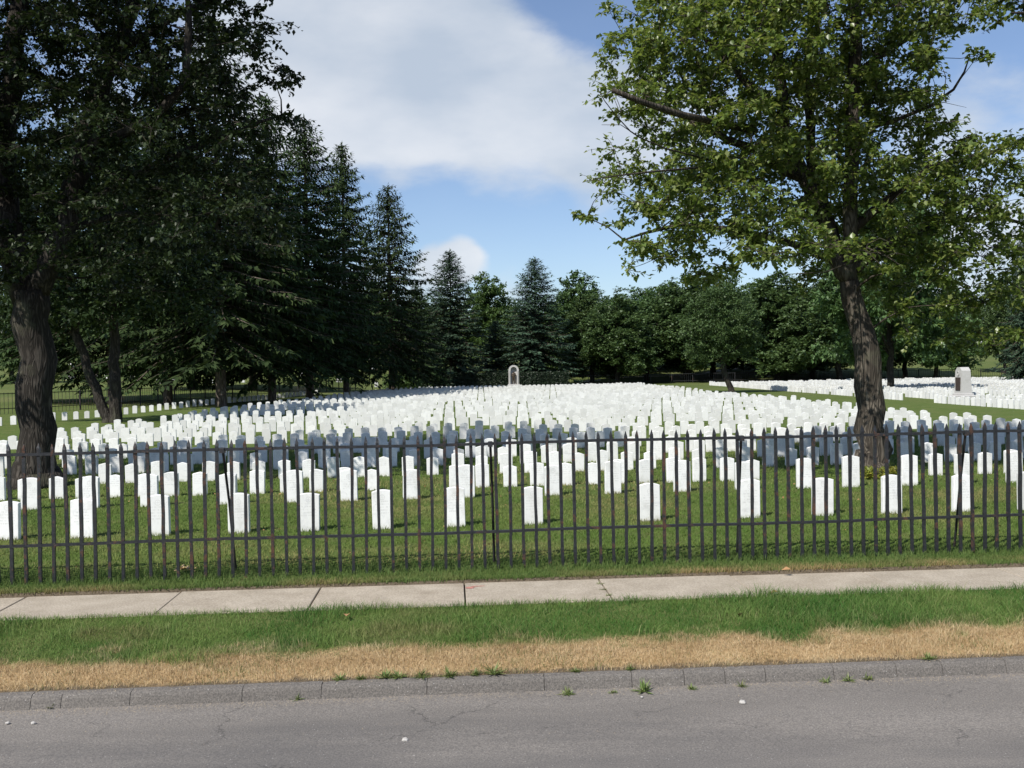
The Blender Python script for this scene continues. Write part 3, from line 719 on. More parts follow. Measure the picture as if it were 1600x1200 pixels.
def dead_linden(wood, inv, Y):
    def br(pts, r0, r1):
        P_ = [Vector(np.array(at(q[0], q[1], Y+(q[2] if len(q) > 2 else -1))) - inv) for q in pts]; n = len(P_)
        wood.tube(P_, [r0+(r1-r0)*i/(n-1) for i in range(n)], 5)
    br([(1180, 205, 0), (1130, 193, -1.5), (1060, 178, -3), (1000, 158, -3.6), (958, 141, -4)], .085, .05)
    br([(1110, 250, -1.5), (1040, 232, -2.6), (1000, 215, -3), (985, 205, -3.6), (962, 180, -4), (945, 158, -4.2), (935, 140, -4.3)], .02, .006)
    br([(968, 188, -4), (966, 170, -4.1), (958, 150, -4.2)], .01, .004); br([(985, 205, -3.7), (970, 195, -3.9), (940, 195, -4)], .01, .004)
    br([(1090, 262, -2.5), (1020, 268, -3.5), (960, 275, -4), (940, 278, -4.2), (910, 285, -4.3)], .025, .004)
    br([(1340, 205, 0), (1400, 188, -.5), (1455, 165, -.7), (1490, 140, -.8), (1507, 112, -.8), (1516, 85, -.8)], .06, .012)
    br([(1455, 165, -.7), (1462, 135, -.8), (1455, 115, -.8)], .012, .004); br([(1475, 152, -.8), (1478, 120, -.8), (1470, 100, -.9)], .012, .004)
    br([(1500, 125, -.8), (1520, 98, -.8), (1535, 92, -.8)], .01, .003); br([(1440, 170, -.7), (1475, 160, -1), (1510, 168, -1)], .01, .003)
    br([(1320, 395, -.5), (1350, 385, -2), (1385, 400, -2.4), (1412, 418, -2.6)], .02, .006); br([(1350, 385, -2), (1375, 372, -2.3), (1395, 380, -2.5)], .012, .004)
    br([(1330, 410, -.5), (1290, 425, -2), (1240, 428, -2.5)], .02, .005); br([(1385, 400, -2.4), (1400, 395, -2.6), (1420, 400, -2.7)], .01, .003)
fl, fr_ = flare(1363, 742, 22.3, .325)
near_tree('linden_tree', 'large leafy broadleaf tree with rough forked trunk standing right of centre behind the fence', 22.3,
    [(fl + [(1360, 640), (1355, 560), (1343, 490), (1328, 440)], fr_ + [.315, .295, .235, .215]),
     ([(1328, 440), (1308, 400, .1), (1283, 340, .3), (1250, 270, .6), (1228, 200, .7), (1218, 100, .6), (1208, -40, .4), (1190, -240, .3)], [.19, .18, .17, .16, .145, .13, .11, .05]),
     ([(1330, 445), (1327, 400, -.1), (1330, 300, -.2), (1330, 200, -.2), (1336, 80, -.2), (1340, -80, 0), (1350, -300, 0)], [.17, .16, .155, .15, .135, .11, .05]),
     ([(1306, 395), (1290, 330, 1), (1268, 250, 1.5), (1262, 130, 2), (1270, -60, 2.5)], [.16, .14, .12, .1, .04]),
     ([(1316, 412), (1240, 380, .2), (1150, 360, -.2), (1060, 350, -.6), (975, 375, -1.4)], [.10, .08, .06, .045, .02]),
     ([(1255, 280, .6), (1170, 230, 0), (1080, 190, -.5), (1010, 150, -.8)], [.11, .09, .06, .02]),
     ([(1228, 200, .7), (1150, 110, 1), (1080, 40, 1), (1020, -40, 1)], [.1, .08, .05, .02]),
     ([(1331, 360), (1385, 310, .3), (1450, 262, .5), (1560, 235, .8), (1640, 200, 1)], [.12, .1, .08, .05, .02]),
     ([(1338, 420), (1400, 375, 1), (1470, 345, 1.5), (1560, 340, 2), (1640, 360, 2)], [.12, .1, .08, .05, .02]),
     ([(1334, 120), (1400, 70, .5), (1480, 20, 1), (1540, -60, 1)], [.1, .08, .05, .02])],
    [(1120, 130, -.3, 2.5, 3.2, 2.1), (1230, 20, 0, 3.6, 3.6, 2.6), (1400, 60, 0, 2.0, 3.2, 2.2), (1270, -200, 0, 4.2, 4, 2.6), (1060, 320, -1.2, 1.7, 2.4, 1.25), (1160, 280, 0, 2.3, 3.2, 1.8),
     (985, 392, -1.8, 1.15, 1.2, .55), (1240, 380, -2.0, 2.0, 1.8, .62), (1040, 40, 0, 1.3, 1.8, 1.4), (1430, 290, .5, 2.1, 3.0, 1.8), (1540, 290, .5, 1.2, 2, 1.3), (1300, 220, 1, 2.6, 3, 2),
     (1470, 400, .5, 1.9, 2.2, .9), (1570, 420, .3, .9, 1.4, 1.2), (1575, 505, -.3, .5, .9, 1.0), (1500, 440, -.5, 1.2, 1.4, .7), (1380, 420, -1.0, .9, 1.0, .5), (1350, 310, 2.3, 2.3, 1.5, 1.6), (1345, 392, -1.2, .9, .9, .5), (1325, 448, -.9, .7, .5, .3), (1030, 400, -1.2, 1.0, 1.2, .4), (1000, 250, -.6, .8, 1.6, 1.4), (990, 100, -.4, .6, 1.4, 1.3), (1000, 345, -1.4, 1.2, 1.4, .8), (1440, 500, .6, 1.2, 1.4, .7), (1540, 520, .2, .9, 1.2, .8), (1300, 420, .8, 1.6, 1.2, .5), (1440, 470, .8, 1.3, 1.6, .8), (1530, 470, 0, 1.0, 1.5, .8), (1130, 415, -1, 1.2, 1.5, .4), (1400, 440, 1.6, 1.2, 1.2, 1.0)],
    1180, 108, .60, .12, MAT['leaf_linden'], MAT['bark'], 11, .40, dead_linden)

fl, fr_ = flare(58, 745, 22.8, .40)
near_tree('maple_tree', 'big dark maple with thick trunk at the left edge behind the fence', 22.8,
    [(fl + [(57, 640), (55, 560), (50, 500), (48, 455)], fr_ + [.39, .39, .41, .40]),
     ([(44, 470), (22, 400, .2), (8, 300, .4), (5, 200, .5), (22, 90, .5), (34, -20, .5), (40, -250, .5)], [.33, .30, .28, .27, .24, .2, .08]),
     ([(54, 465), (90, 390, 0), (118, 300, .2), (135, 200, .3), (185, 80, .4), (215, -20, .5), (240, -200, .5)], [.28, .25, .22, .2, .18, .15, .06]),
     ([(135, 230, .2), (200, 205, -.5), (240, 185, -1), (290, 130, -1), (297, 50, -1), (292, -60, -1)], [.14, .12, .11, .1, .09, .04]),
     ([(100, 360), (190, 335, 1), (290, 330, 2), (400, 345, 2)], [.09, .07, .045, .02]),
     ([(185, 80), (280, 20, 0), (360, -10, 0), (440, -20, 0)], [.1, .08, .06, .03]),
     ([(110, 330), (220, 270, 1), (330, 220, 1.5), (440, 180, 2)], [.12, .1, .07, .03]),
     ([(30, 420), (-80, 340, -1), (-200, 300, -1)], [.15, .12, .05])],
    [(80, 60, 0, 4.2, 4.5, 2.8), (250, 80, 0, 2.7, 3.6, 2.0), (380, 20, .4, 1.4, 2, 1.0), (430, -30, .2, .9, 1.2, .5), (60, -250, 0, 6, 5.5, 3.5), (300, -200, 0, 3.2, 4, 2.0), (290, 240, 0, 2.4, 3.4, 1.4), (400, 130, .8, 1.1, 1.8, .9),
     (440, 185, 1.6, .55, .8, .5), (130, 330, -.5, 2.8, 3.5, 1.5), (330, 370, -1, 1.8, 2.4, 1.0), (420, 400, -1.6, .5, .8, .5), (260, 310, -1.5, 1.8, 1.2, .6), (370, 325, -2.3, .8, .8, .5), (440, 425, -1.2, .35, .5, .35), (240, 440, -.5, 1.5, 2, .5), (60, 400, -1.5, 1.5, 1, .6), (-150, 200, 0, 4, 4.5, 3.8), (150, 430, 0, 1.8, 2.4, .6), (-60, 430, 0, 1.8, 2.6, 1.0)],
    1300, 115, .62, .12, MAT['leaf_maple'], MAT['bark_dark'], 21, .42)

near_tree('maple_tree', 'dark maple whose leafy branch hangs into the top right corner', 17.5,
    [([(2030, 860), (2030, 820), (2025, 700), (2020, 500), (2015, 300)], [.42, .34, .3, .28, .25]),
     ([(2015, 300), (2000, 100), (1990, -150), (1980, -400)], [.24, .2, .15, .05]),
     ([(2010, 260), (1900, 130), (1760, 60), (1640, 20), (1580, 20)], [.16, .12, .08, .04, .015])],
    [(1960, -150, 0, 3.4, 3.6, 2.6), (1760, -40, 0, 1.5, 2.4, 1.2), (1612, 0, -.3, .55, .7, .55), (2050, 100, 0, 3, 3, 1.4), (1800, -300, 0, 2.6, 3, 1.6)],
    420, 95, .62, .125, MAT['leaf_maple'], MAT['bark_dark'], 31, .42)

# ------------------------------------------------------------------ conifers
def spruce_meshes(seed, H, Rm, clear, sparse=1.0, up=.25, droop=.9):
    g = np.random.default_rng(seed); wood = MB(); random.seed(seed)
    wood.tube([(0, 0, -.3), (0, 0, .3), (.05, 0, H*.3), (0, .05, H*.7), (0, 0, H)], [.46*H/26, .38*H/26, .3*H/26, .15*H/26, .015], 8, lump=.04)
    C, D, Nn, Lg, W = [], [], [], [], []
    z = clear
    while z < H - .25:
        t = (z-clear)/(H-clear)
        Lm = Rm*(min(1, .72 + t*1.6) * (1-t)**.72) + .12
        nb = max(3, int((5.2 - 1.5*t)*sparse + g.random()))
        a0 = g.random()*6.28
        for k in range(nb):
            L_ = Lm*g.uniform(.62, 1.15); a = a0 + 6.283*k/nb + g.normal()*.25; ca, sa = math.cos(a), math.sin(a)
            sl = up*(t-.25) + g.normal()*.06
            n = max(2, int(L_/.3)); path = []
            for j in range(n+1):
                u = j/n; rr = L_*u
                path.append((ca*rr, sa*rr, z + g.normal()*.0 + L_*(sl*u*1.6 - .42*(1-t*.6)*u*u*1.1 + .22*u**4)))
            path = np.array(path)
            wood.tube(path[::max(1, n//3)] if n > 3 else path, list(np.linspace(.02+.012*L_, .008, len(path[::max(1, n//3)] if n > 3 else path))), 3, cap=False)
            fwd = np.array([ca, sa, 0]); side_ = np.array([-sa, ca, 0])
            for j in range(0, n+1):
                u = j/n
                if u < .14 and t < .85: continue
                for s_ in (-1, 1):
                    sl_ = .34 + .62*(1-abs(u-.55))*min(1, L_/2.5)
                    d = fwd*.55 + side_*s_*g.uniform(.35, 1.0) + np.array([0, 0, -droop*g.uniform(.15, .7)])
                    C.append(path[j] + g.normal(size=3)*.04); D.append(d); Nn.append(np.array([0, 0, 1.0]) + g.normal(size=3)*.35); Lg.append(sl_*g.uniform(.7, 1.2)); W.append((.26-.1*t)*g.uniform(.8, 1.3))
                if g.random() < .75:          # hanging branchlet
                    C.append(path[j] + side_*g.normal()*.18); D.append(np.array([g.normal()*.2, g.normal()*.2, -1.0]) + fwd*.25); Nn.append(unit(1, g)[0]); Lg.append(g.uniform(.35, .85)*droop*min(1, .5+L_/3)); W.append((.24-.1*t)*g.uniform(.8, 1.3))
            C.append(path[-1]); D.append(fwd + np.array([0, 0, .25])); Nn.append([0, 0, 1.0]); Lg.append(.45); W.append(.16)
        z += .38 - .1*t
    for k in range(10):
        C.append([0, 0, H-.1*k]); D.append(np.array([g.normal()*.5, g.normal()*.5, .9])); Nn.append(unit(1, g)[0]); Lg.append(.4); W.append(.12)
    v, f = leaf_cards(np.array(C), np.array(D), np.array(Nn), np.array(Lg), np.array(W), .1)
    return wood.mesh('trunk'), mesh_np('crown', v, f)
def plant_tree(name, meshes, mats, px, top, Y, label, Hm, rz=None, wide=1.0, group=None, cat='tree', lean=0.0):
    p = at(px, 600, Y); z0 = hz(p.x, Y); ht = at(px, top, Y).z - z0; s = ht/Hm
    root = empty(name, (p.x, Y, z0 - .02), random.uniform(0, 6.28) if rz is None else rz); root.scale = (s*wide, s*wide, s)
    root.rotation_euler.y = lean
    for nm, me, mt in zip(('trunk', 'crown'), meshes, mats):
        o = bpy.data.objects.new(nm, me); COL.objects.link(o); o.parent = root
        if not me.materials: me.materials.append(mt)
    tag(root, label, cat, group); return root
random.seed(3)
SP_ = [spruce_meshes(51, 26, 7.4, 3.6, 1.35), spruce_meshes(52, 26, 6.9, 3.0, 1.35), spruce_meshes(53, 26, 7.2, 3.2, 1.1, .4, 1.0)]
FIR = [spruce_meshes(61, 20, 6.6, 1.4, 1.9, .3, .55), spruce_meshes(62, 20, 6.8, 1.2, 1.9, .25, .55)]
SPM = (MAT['bark_spruce'], MAT['needle']); FRM = (MAT['bark_spruce'], MAT['needle_blue'])
GS = 'dark spruces along the left side of the field'
for k, px, top, Y, lab, wd in [
    (0, 345, 28, 78, 'tallest dark spruce, its tip rising behind the left maple crown', 1.0),
    (1, 262, 110, 84, 'dark spruce mostly hidden behind the left maple, nearest the twin trunks', 1.0),
    (2, 175, 120, 92, 'dark spruce wholly behind the left maple crown, farther back', 1.0),
    (1, 425, 150, 88, 'dark spruce just left of the two pointed spruce tops', 1.0),
    (0, 484, 183, 96, 'dark spruce with pointed top, left of the pair against the cloud', 1.0),
    (1, 541, 224, 106, 'dark spruce with narrow pointed top, right of the pair against the cloud', .92),
    (2, 612, 288, 118, 'open branched spruce at the right end of the spruce row', 1.05),
    (0, 395, 250, 122, 'shaded spruce in the back of the left spruce grove', 1.1),
    (1, 300, 230, 126, 'shaded spruce far back behind the left lawn stones', 1.1),
    (0, 75, 200, 96, 'dark spruce behind the thick trunk of the left maple', 1.0),
    (1, 652, 440, 134, 'short dark spruce between the open spruce and the rounded fir', 1.2)]:
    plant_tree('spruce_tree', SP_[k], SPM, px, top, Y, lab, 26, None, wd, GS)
GF = 'firs at the far end of the field'
plant_tree('fir_tree', FIR[0], FRM, 706, 390, 146, 'broad blue green fir left of the arched monument', 20, None, 1.05, GF)
plant_tree('fir_tree', FIR[1], FRM, 838, 402, 150, 'broad pointed blue green fir right behind the arched monument', 20, None, 1.15, GF)
plant_tree('fir_tree', FIR[0], FRM, 775, 500, 152, 'lower fir between the two tall firs behind the arched monument', 20, 1.0, 1.3, GF)
plant_tree('fir_tree', FIR[1], FRM, 1605, 350, 112, 'fir cut by the right edge of the view', 20, 2.0, .6, GF)

# ------------------------------------------------------------------ background broadleaf trees
def broad_meshes(seed, H=16.0, Rm=6.0, lowz=1.5, n=330, per=105, size=.36):
    g = np.random.default_rng(seed); random.seed(seed)
    limbs = [([Vector((0, 0, -.3)), Vector((0, 0, .2)), Vector((.1, 0, 2.5)), Vector((0, .1, H*.55)), Vector((.1, 0, H*.9))], [.42, .33, .27, .18, .03])]
    for k in range(6):
        a = k*1.05 + g.random(); z = g.uniform(2.6, H*.5); r = Rm*g.uniform(.5, .8)
        limbs.append(([Vector((0, 0, z)), Vector((math.cos(a)*r*.5, math.sin(a)*r*.5, z+1.4)), Vector((math.cos(a)*r, math.sin(a)*r, z+3))], [.13, .09, .03]))
    blobs = [(0, 0, H*.52, Rm*.92, Rm*.92, H*.34), (0, 0, H*.8, Rm*.55, Rm*.55, H*.2)]
    for k in range(7):
        a = k*.9 + g.random()*.5; blobs.append((math.cos(a)*Rm*.62, math.sin(a)*Rm*.62, g.uniform(lowz+.8, H*.66), Rm*.42, Rm*.42, 1.9))
    cl = sample_blobs(blobs, n, .62, g); cl = cl[cl[:, 2] > lowz]
    wood = grow(limbs, cl, g, .03, 4)
    v, f = broad_leaves(cl, per, 1.15, size, g, flat=.7, droop=.25, twigs=6, jitter=.5)
    return wood.mesh('trunk'), mesh_np('crown', v, f)
BR = [broad_meshes(71), broad_meshes(72, 16, 6.6, 1.7), broad_meshes(73, 16, 5.0, 1.4)]
BFM = (MAT['bark_dark'], MAT['leaf_far']); 
random.seed(5)
BR2 = []
for a, b_ in BR[:2]:
    c2 = b_.copy(); BR2.append((a, c2))
BBM = (MAT['bark_dark'], MAT['leaf_bright'])
GB = 'broadleaf trees beyond the far end of the field'
plant_tree('broadleaf_tree', BR2[0], BBM, 762, 428, 178, 'brighter green tree between the two firs', 16, None, 1.0, GB)
for k, px, top, Y, lab, wd in [
    (2, 908, 424, 176, 'tall oval tree right of the pointed fir', .8),
    (0, 965, 462, 152, 'rounded green tree near the centre of the far tree line', .95),
    (1, 1010, 446, 165, 'broad tree above the small far path', .95),
    (0, 1075, 430, 158, 'leafy tree behind the leaning trunk', .95),
    (2, 1215, 425, 150, 'broadleaf tree whose crown meets the underside of the large forked tree', 1.1),
    (1, 1270, 432, 160, 'shaded tree left of the large forked trunk in the far row', 1.0),
    (0, 1312, 415, 138, 'dark tree with short trunk close left of the forked trunk', 1.0),
    (1, 1462, 455, 140, 'round tree behind the plaque monument', .9),
    (2, 870, 470, 190, 'tree partly hidden by the pointed fir', 1.0),
    (1, 1160, 470, 185, 'tree on the slope behind the white rows', 1.0),
    (1, 680, 470, 190, 'tree low behind the open spruce', 1.0),
    (0, 940, 475, 200, 'tree filling the gap behind the tall oval tree', 1.2),
    (2, 1115, 428, 170, 'tree directly above the leaning trunk', 1.1),
    (1, 1365, 425, 165, 'tree behind the forked trunk in the far row', 1.2),
    (0, 1415, 460, 150, 'tree right of the forked trunk in the far row', 1.1),
    (1, 990, 448, 184, 'tree in the second line above the start of the far path', 1.0),
    (2, 1045, 440, 192, 'slender tree in the second line left of the leaning trunk', 1.2),
    (0, 1190, 436, 178, 'tall tree in the second line behind the drooping left branch', 1.0),
    (2, 1240, 448, 172, 'slender tree left of the forked trunk in the second line', 1.3),
    (2, 925, 462, 160, 'narrow tree just right of the hedge end', 1.0),
    (0, 1570, 430, 168, 'tree at the right edge left of the cut fir', .55),
    (2, 815, 480, 185, 'tree just visible between the two pointed firs', 1.1)]:
    plant_tree('broadleaf_tree', BR[k], BFM, px, top, Y, lab, 16, None, wd*1.45, GB)
# nearer field trees
def lean_tree():
    g = np.random.default_rng(81); random.seed(81)
    H = 16.0
    limbs = [([Vector((.1, 0, -.3)), Vector((0, 0, .2)), Vector((-.75, 0, 2.3)), Vector((-1.3, .1, 5)), Vector((-1.4, 0, 9)), Vector((-1.2, 0, 13.5))], [.55, .42, .34, .28, .2, .04]),
             ([Vector((-1.2, 0, 4.4)), Vector((-3, .5, 6.5)), Vector((-5, .5, 8))], [.15, .1, .03]), ([Vector((-1.1, 0, 4)), Vector((.8, -.5, 6)), Vector((2.6, -.5, 8))], [.15, .1, .03])]
    blobs = [(-1.2, 0, 9, 5.2, 4.8, 4.6), (-1.2, 0, 13, 3.0, 3, 2.6), (-4, 0, 6.2, 2.6, 2.6, 2.0), (1.8, 0, 6.6, 2.6, 2.6, 2.2), (-1, -1.5, 5.2, 2.5, 2, 1.2)]
    cl = sample_blobs(blobs, 330, .6, g); wood = grow(limbs, cl, g, .03, 4)
    return wood.mesh('trunk'), mesh_np('crown', *broad_leaves(cl, 95, 1.0, .26, g, flat=.7, jitter=.5))
plant_tree('broadleaf_tree', lean_tree(), (MAT['bark_dark'], MAT['leaf_far']), 1143, 420, 92, 'tree with a leaning dark trunk at the right edge of the main field', 16, 0.0, 1.0)
plant_tree('broadleaf_tree', BR[1], BFM, 1392, 262, 84, 'pale straight trunked tree seen right behind the large forked trunk', 16, 1.2, .8)
# twin trunk tree at left
def twin_tree():
    g = np.random.default_rng(91); random.seed(91)
    limbs = [([Vector((.3, 0, -.3)), Vector((.22, 0, .2)), Vector((-.55, 0, 2.2)), Vector((-1.2, 0, 4.5)), Vector((-1.6, 0, 8)), Vector((-1.6, 0, 13))], [.36, .27, .22, .2, .15, .05]),
             ([Vector((.55, 0, -.3)), Vector((.62, 0, .4)), Vector((.6, 0, 2.5)), Vector((.6, .2, 5)), Vector((1.2, .2, 9)), Vector((1.4, 0, 13))], [.38, .3, .26, .22, .15, .05])]
    blobs = [(0, 0, 9, 6.0, 5.5, 4.4), (0, 0, 13, 4, 4, 2.6), (-4, 0, 6, 2.6, 2.6, 1.8), (4, 0, 6, 2.6, 2.6, 1.8), (0, -2, 5.4, 3.5, 2, 1.2)]
    cl = sample_blobs(blobs, 420, .6, g); wood = grow(limbs, cl, g, .03, 4)
    return wood.mesh('trunk'), mesh_np('crown', *broad_leaves(cl, 100, 1.0, .24, g, flat=.7, jitter=.5))
TW = twin_tree()
plant_tree('broadleaf_tree', TW, (MAT['bark_dark'], MAT['leaf_maple']), 160, 150, 54, 'dark tree with two joined trunks right of the thick maple trunk', 16, 0.0, 1.0)
GL = 'trees beyond the far left lawn'
random.seed(9)
for k, px, top, Y, lab in [(1, 20, 440, 170, 'tree at the far left edge beyond the lawn stones'), (0, 110, 430, 215, 'tree behind the pale grave markers, left of the twin trunks'),
                           (2, 215, 430, 222, 'tree behind the pale grave markers, right of the twin trunks'), (1, 310, 440, 215, 'tree beyond the spruce trunks at left'),
                           (0, 410, 430, 225, 'tree glimpsed between the middle spruce trunks'), (2, 500, 440, 215, 'tree glimpsed right of the lit spruce trunk'), (1, 585, 440, 205, 'tree behind the bright bush')]:
    plant_tree('broadleaf_tree', BR[k], BFM, px, top, Y, lab, 16, None, 1.15, GL)

# far wood on the hill
g = np.random.default_rng(5); parts = []
for k in range(230):
    X = g.uniform(-260, 420); Y = g.uniform(400, 520); h = g.uniform(11, 19)
    n = 110; u = unit(n, g)*(g.random(n)**.4)[:, None]
    C = np.array([X, Y, hz(X, Y) + h*.55]) + u*np.array([5.5, 5.5, h*.5])
    parts.append(leaf_cards(C, unit(n, g), unit(n, g)*.6+np.array([0, 0, 1]), g.uniform(1.6, 2.8, n), g.uniform(1.2, 2.2, n)))
tag(link('far_wood', tri_mesh('far_wood', parts), MAT['leaf_far']), 'distant wooded hillside behind the trees', 'woods', kind='stuff')

# hedge and bush
hp0, hp1 = at(640, 600, 143), at(889, 600, 143)
hedge = empty('clipped_hedge', ((hp0.x+hp1.x)/2, 143.5, 0)); hw = (hp1.x-hp0.x)/2
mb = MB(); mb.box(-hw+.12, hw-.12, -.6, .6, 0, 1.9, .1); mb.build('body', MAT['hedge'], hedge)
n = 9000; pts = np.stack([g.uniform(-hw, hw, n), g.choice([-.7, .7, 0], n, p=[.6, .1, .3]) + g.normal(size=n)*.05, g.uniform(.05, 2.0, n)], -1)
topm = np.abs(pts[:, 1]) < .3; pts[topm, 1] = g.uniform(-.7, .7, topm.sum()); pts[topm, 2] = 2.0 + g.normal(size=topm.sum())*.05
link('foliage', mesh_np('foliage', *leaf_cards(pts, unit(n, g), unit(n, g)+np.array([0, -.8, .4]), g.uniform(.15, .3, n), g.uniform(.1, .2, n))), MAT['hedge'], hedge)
tag(hedge, 'dark clipped hedge running behind the arched monument', 'hedge')
def bush(px, py, Y, rx, ry, rz, n, size, mat, name, label, nst=9):
    p = at(px, py, Y); root = empty(name, (p.x, Y, hz(p.x, Y)))
    u = unit(n, g)*(g.random(n)**.45)[:, None]; lump = 1 + .18*np.sin(u[:, 0]*7)*np.cos(u[:, 1]*6)
    C = u*np.array([rx, ry, rz])*lump[:, None]; C[:, 2] = np.abs(C[:, 2] + rz*.75)
    link('foliage', mesh_np('foliage', *leaf_cards(C, unit(n, g)+u, unit(n, g)*.7+np.array([0, 0, .9]), size*g.uniform(.7, 1.3, n), size*.7*g.uniform(.7, 1.2, n))), mat, root)
    mb = MB()
    for k in range(nst):
        a = k*2.4; mb.tube([(0, 0, -.05), (rx*.3*math.cos(a), ry*.3*math.sin(a), rz*.7), (rx*.6*math.cos(a), ry*.6*math.sin(a), rz*1.3)], [.02*rz, .014*rz, .006*rz], 4)
    mb.build('stems', MAT['bark_dark'], root); return tag(root, label, 'bush')
bush(628, 600, 128, 2.6, 1.6, 1.3, 2600, .28, MAT['leaf_bright'], 'leafy_bush', 'bright green bush at the foot of the open spruce')
bush(1352, 748, 21.55, .38, .3, .13, 420, .09, MAT['yellowgreen'], 'low_plant', 'yellow green low plant at the left foot of the forked trunk')
bush(1392, 744, 21.7, .26, .25, .12, 260, .085, MAT['yellowgreen'], 'low_plant', 'small yellow green plant at the right foot of the forked trunk')

# ------------------------------------------------------------------ far fences, far grave markers, path
def far_fence(pts, spacing, h, label, rails=(.25, .95)):
    p0 = Vector((*pts[0], hz(*pts[0]))); root = empty('boundary_fence', p0); run = []
    for (a, b_) in zip(pts[:-1], pts[1:]):
        L_ = math.dist(a, b_); n = max(1, int(L_/spacing))
        for i in range(n+1): run.append((a[0]+(b_[0]-a[0])*i/n, a[1]+(b_[1]-a[1])*i/n))
    mb = MB(); mb.box(-.05, .05, -.05, .05, -.2, h); pme = mb.mesh('post'); pme.materials.append(MAT['iron'])
    for (x, y) in run:
        o = bpy.data.objects.new('post', pme); COL.objects.link(o); o.location = (x-p0.x, y-p0.y, hz(x, y)-p0.z); o.parent = root
    for fz in rails:
        mb = MB(); mb.tube([(x-p0.x, y-p0.y, hz(x, y)+h*fz-p0.z) for x, y in run], [.035]*len(run), 4); mb.build('rail', MAT['iron'], root)
    mb = MB()
    for (a, b_) in zip(run[:-1], run[1:]):
        m = int(math.dist(a, b_)/.3)
        for i in range(1, m):
            x, y = a[0]+(b_[0]-a[0])*i/m, a[1]+(b_[1]-a[1])*i/m; z = hz(x, y)-p0.z
            mb.box(x-p0.x-.012, x-p0.x+.012, y-p0.y-.012, y-p0.y+.012, z, z+h)
    o = mb.build('bars', MAT['iron'], root); o['kind'] = 'stuff'
    return tag(root, label, 'fence')
far_fence([(-44, 52), (-33, 76), (-25, 112), (-22, 140)], 2.6, 1.5, 'dark iron boundary fence along the left lawn behind the tree trunks')
far_fence([(8.5, 152), (40, 150), (95, 143)], 2.9, 1.5, 'thin dark boundary fence behind the right hand rows')
random.seed(17)
MK = []
for kind in range(4):
    mb = MB()
    if kind == 0: mb.box(-.45, .45, -.25, .25, -.1, .3, .03); mb.box(-.33, .33, -.15, .15, .3, 1.15, .05)
    elif kind == 1: mb.box(-.5, .5, -.5, .5, -.1, .4, .04); mb.box(-.3, .3, -.3, .3, .4, 2.0, .05, ); mb.box(-.28, .28, -.28, .28, 2.0, 2.9, 0, .24)
    elif kind == 2: mb = stone_mesh(.6, 1.0, .16, .15, False)
    else: mb.box(-.8, .8, -.3, .3, -.1, .35, .04); mb.box(-.65, .65, -.2, .2, .35, 1.25, .06)
    me = mb.mesh('grave_marker'); MK.append(me)
MK[0].materials.append(MAT['granite'])
for k in (1, 2, 3): MK[k].materials.append(MAT['marble_far'])
i = 0
for px in (20, 34, 78, 100, 112, 150, 168, 184, 202, 207, 216, 222, 234, 240, 248, 262, 272, 296, 330, 345, 380, 392, 402, 425, 440, 452, 470, 530, 580, 588):
    Y = random.uniform(150, 200); p = at(px, 600, Y); k = random.choice((0, 1, 2, 2, 3))
    if px in (202, 234): k = 1
    o = bpy.data.objects.new('grave_marker', MK[k]); COL.objects.link(o); s = random.uniform(.9, 1.35)
    o.location = (p.x, Y, hz(p.x, Y)); o.scale = (s, s, s); o.rotation_euler.z = random.uniform(-.5, .5)
    kind = ['low grey two-tier', 'tall pale obelisk', 'upright white slab', 'wide pale family'][k]
    i += 1; tag(o, f'{kind} grave marker on the far left lawn, {ordinal(i)} from the left', 'grave marker', 'grave markers on the far left lawn')
for px, py, wh in ((1536, 541, 'leftmost'), (1549, 540, 'rightmost'), (1543, 543, 'middle')):
    Y = 262; p = at(px, py, Y); o = bpy.data.objects.new('grave_marker', MK[3]); COL.objects.link(o); o.location = (p.x, Y, hz(p.x, Y)); o.scale = (1.1, 1.1, 1.2)
    tag(o, f'{wh} of three white markers high on the far grassy slope', 'grave marker', 'markers on the slope')
mb = MB(); pp = [(930, 594), (1000, 591), (1060, 587), (1115, 583)]; rows_ = []
for i, X in enumerate(np.linspace(12, 42, 16)):
    Y = 166 + 1.2*i + 2*math.sin(i*.5)
    for dy in (-1.1, 1.1): mb.v.append((X, Y+dy, hz(X, Y+dy) + .03))
for i in range(15): mb.f.append((2*i, 2*i+2, 2*i+3, 2*i+1))
tag(mb.build('path', MAT['path']), 'thin pale path on the slope beyond the far fence', kind='structure')

# ------------------------------------------------------------------ grass
def blades(n, xr, sr, g, hgt, wid, tint, fb=KB, keep=None, lean=.5):
    x = g.uniform(*xr, n); s = g.uniform(*sr, n); y = s + fb*x
    if keep is not None:
        k = keep(x, s, y); x, s, y = x[k], s[k], y[k]; n = len(x)
    z = height(x, y); h = hgt(x, s, n); a = g.uniform(0, 6.283, n); ln = h*np.abs(g.normal(size=n))*lean
    b = np.stack([x, y, z-.01], -1); da = g.uniform(0, 6.283, n); w = wid(n)
    dx = np.stack([np.cos(a)*w, np.sin(a)*w, np.zeros(n)], -1)
    tip = b + np.stack([np.cos(da)*ln, np.sin(da)*ln, h], -1)
    mid = b*.5 + tip*.5 + np.stack([-np.cos(da)*ln*.18, -np.sin(da)*ln*.18, h*.1], -1)
    v = np.stack([b-dx, b+dx, mid+dx*.75, mid-dx*.75, tip], 1).reshape(-1, 3); i0 = np.arange(n)[:, None]*5
    f = np.concatenate([i0+np.array([0, 1, 2]), i0+np.array([0, 2, 3]), i0+np.array([3, 2, 4])], 1).reshape(-1, 3)
    c = tint(x, s, n); return v, f, np.repeat(c, 5, 0)
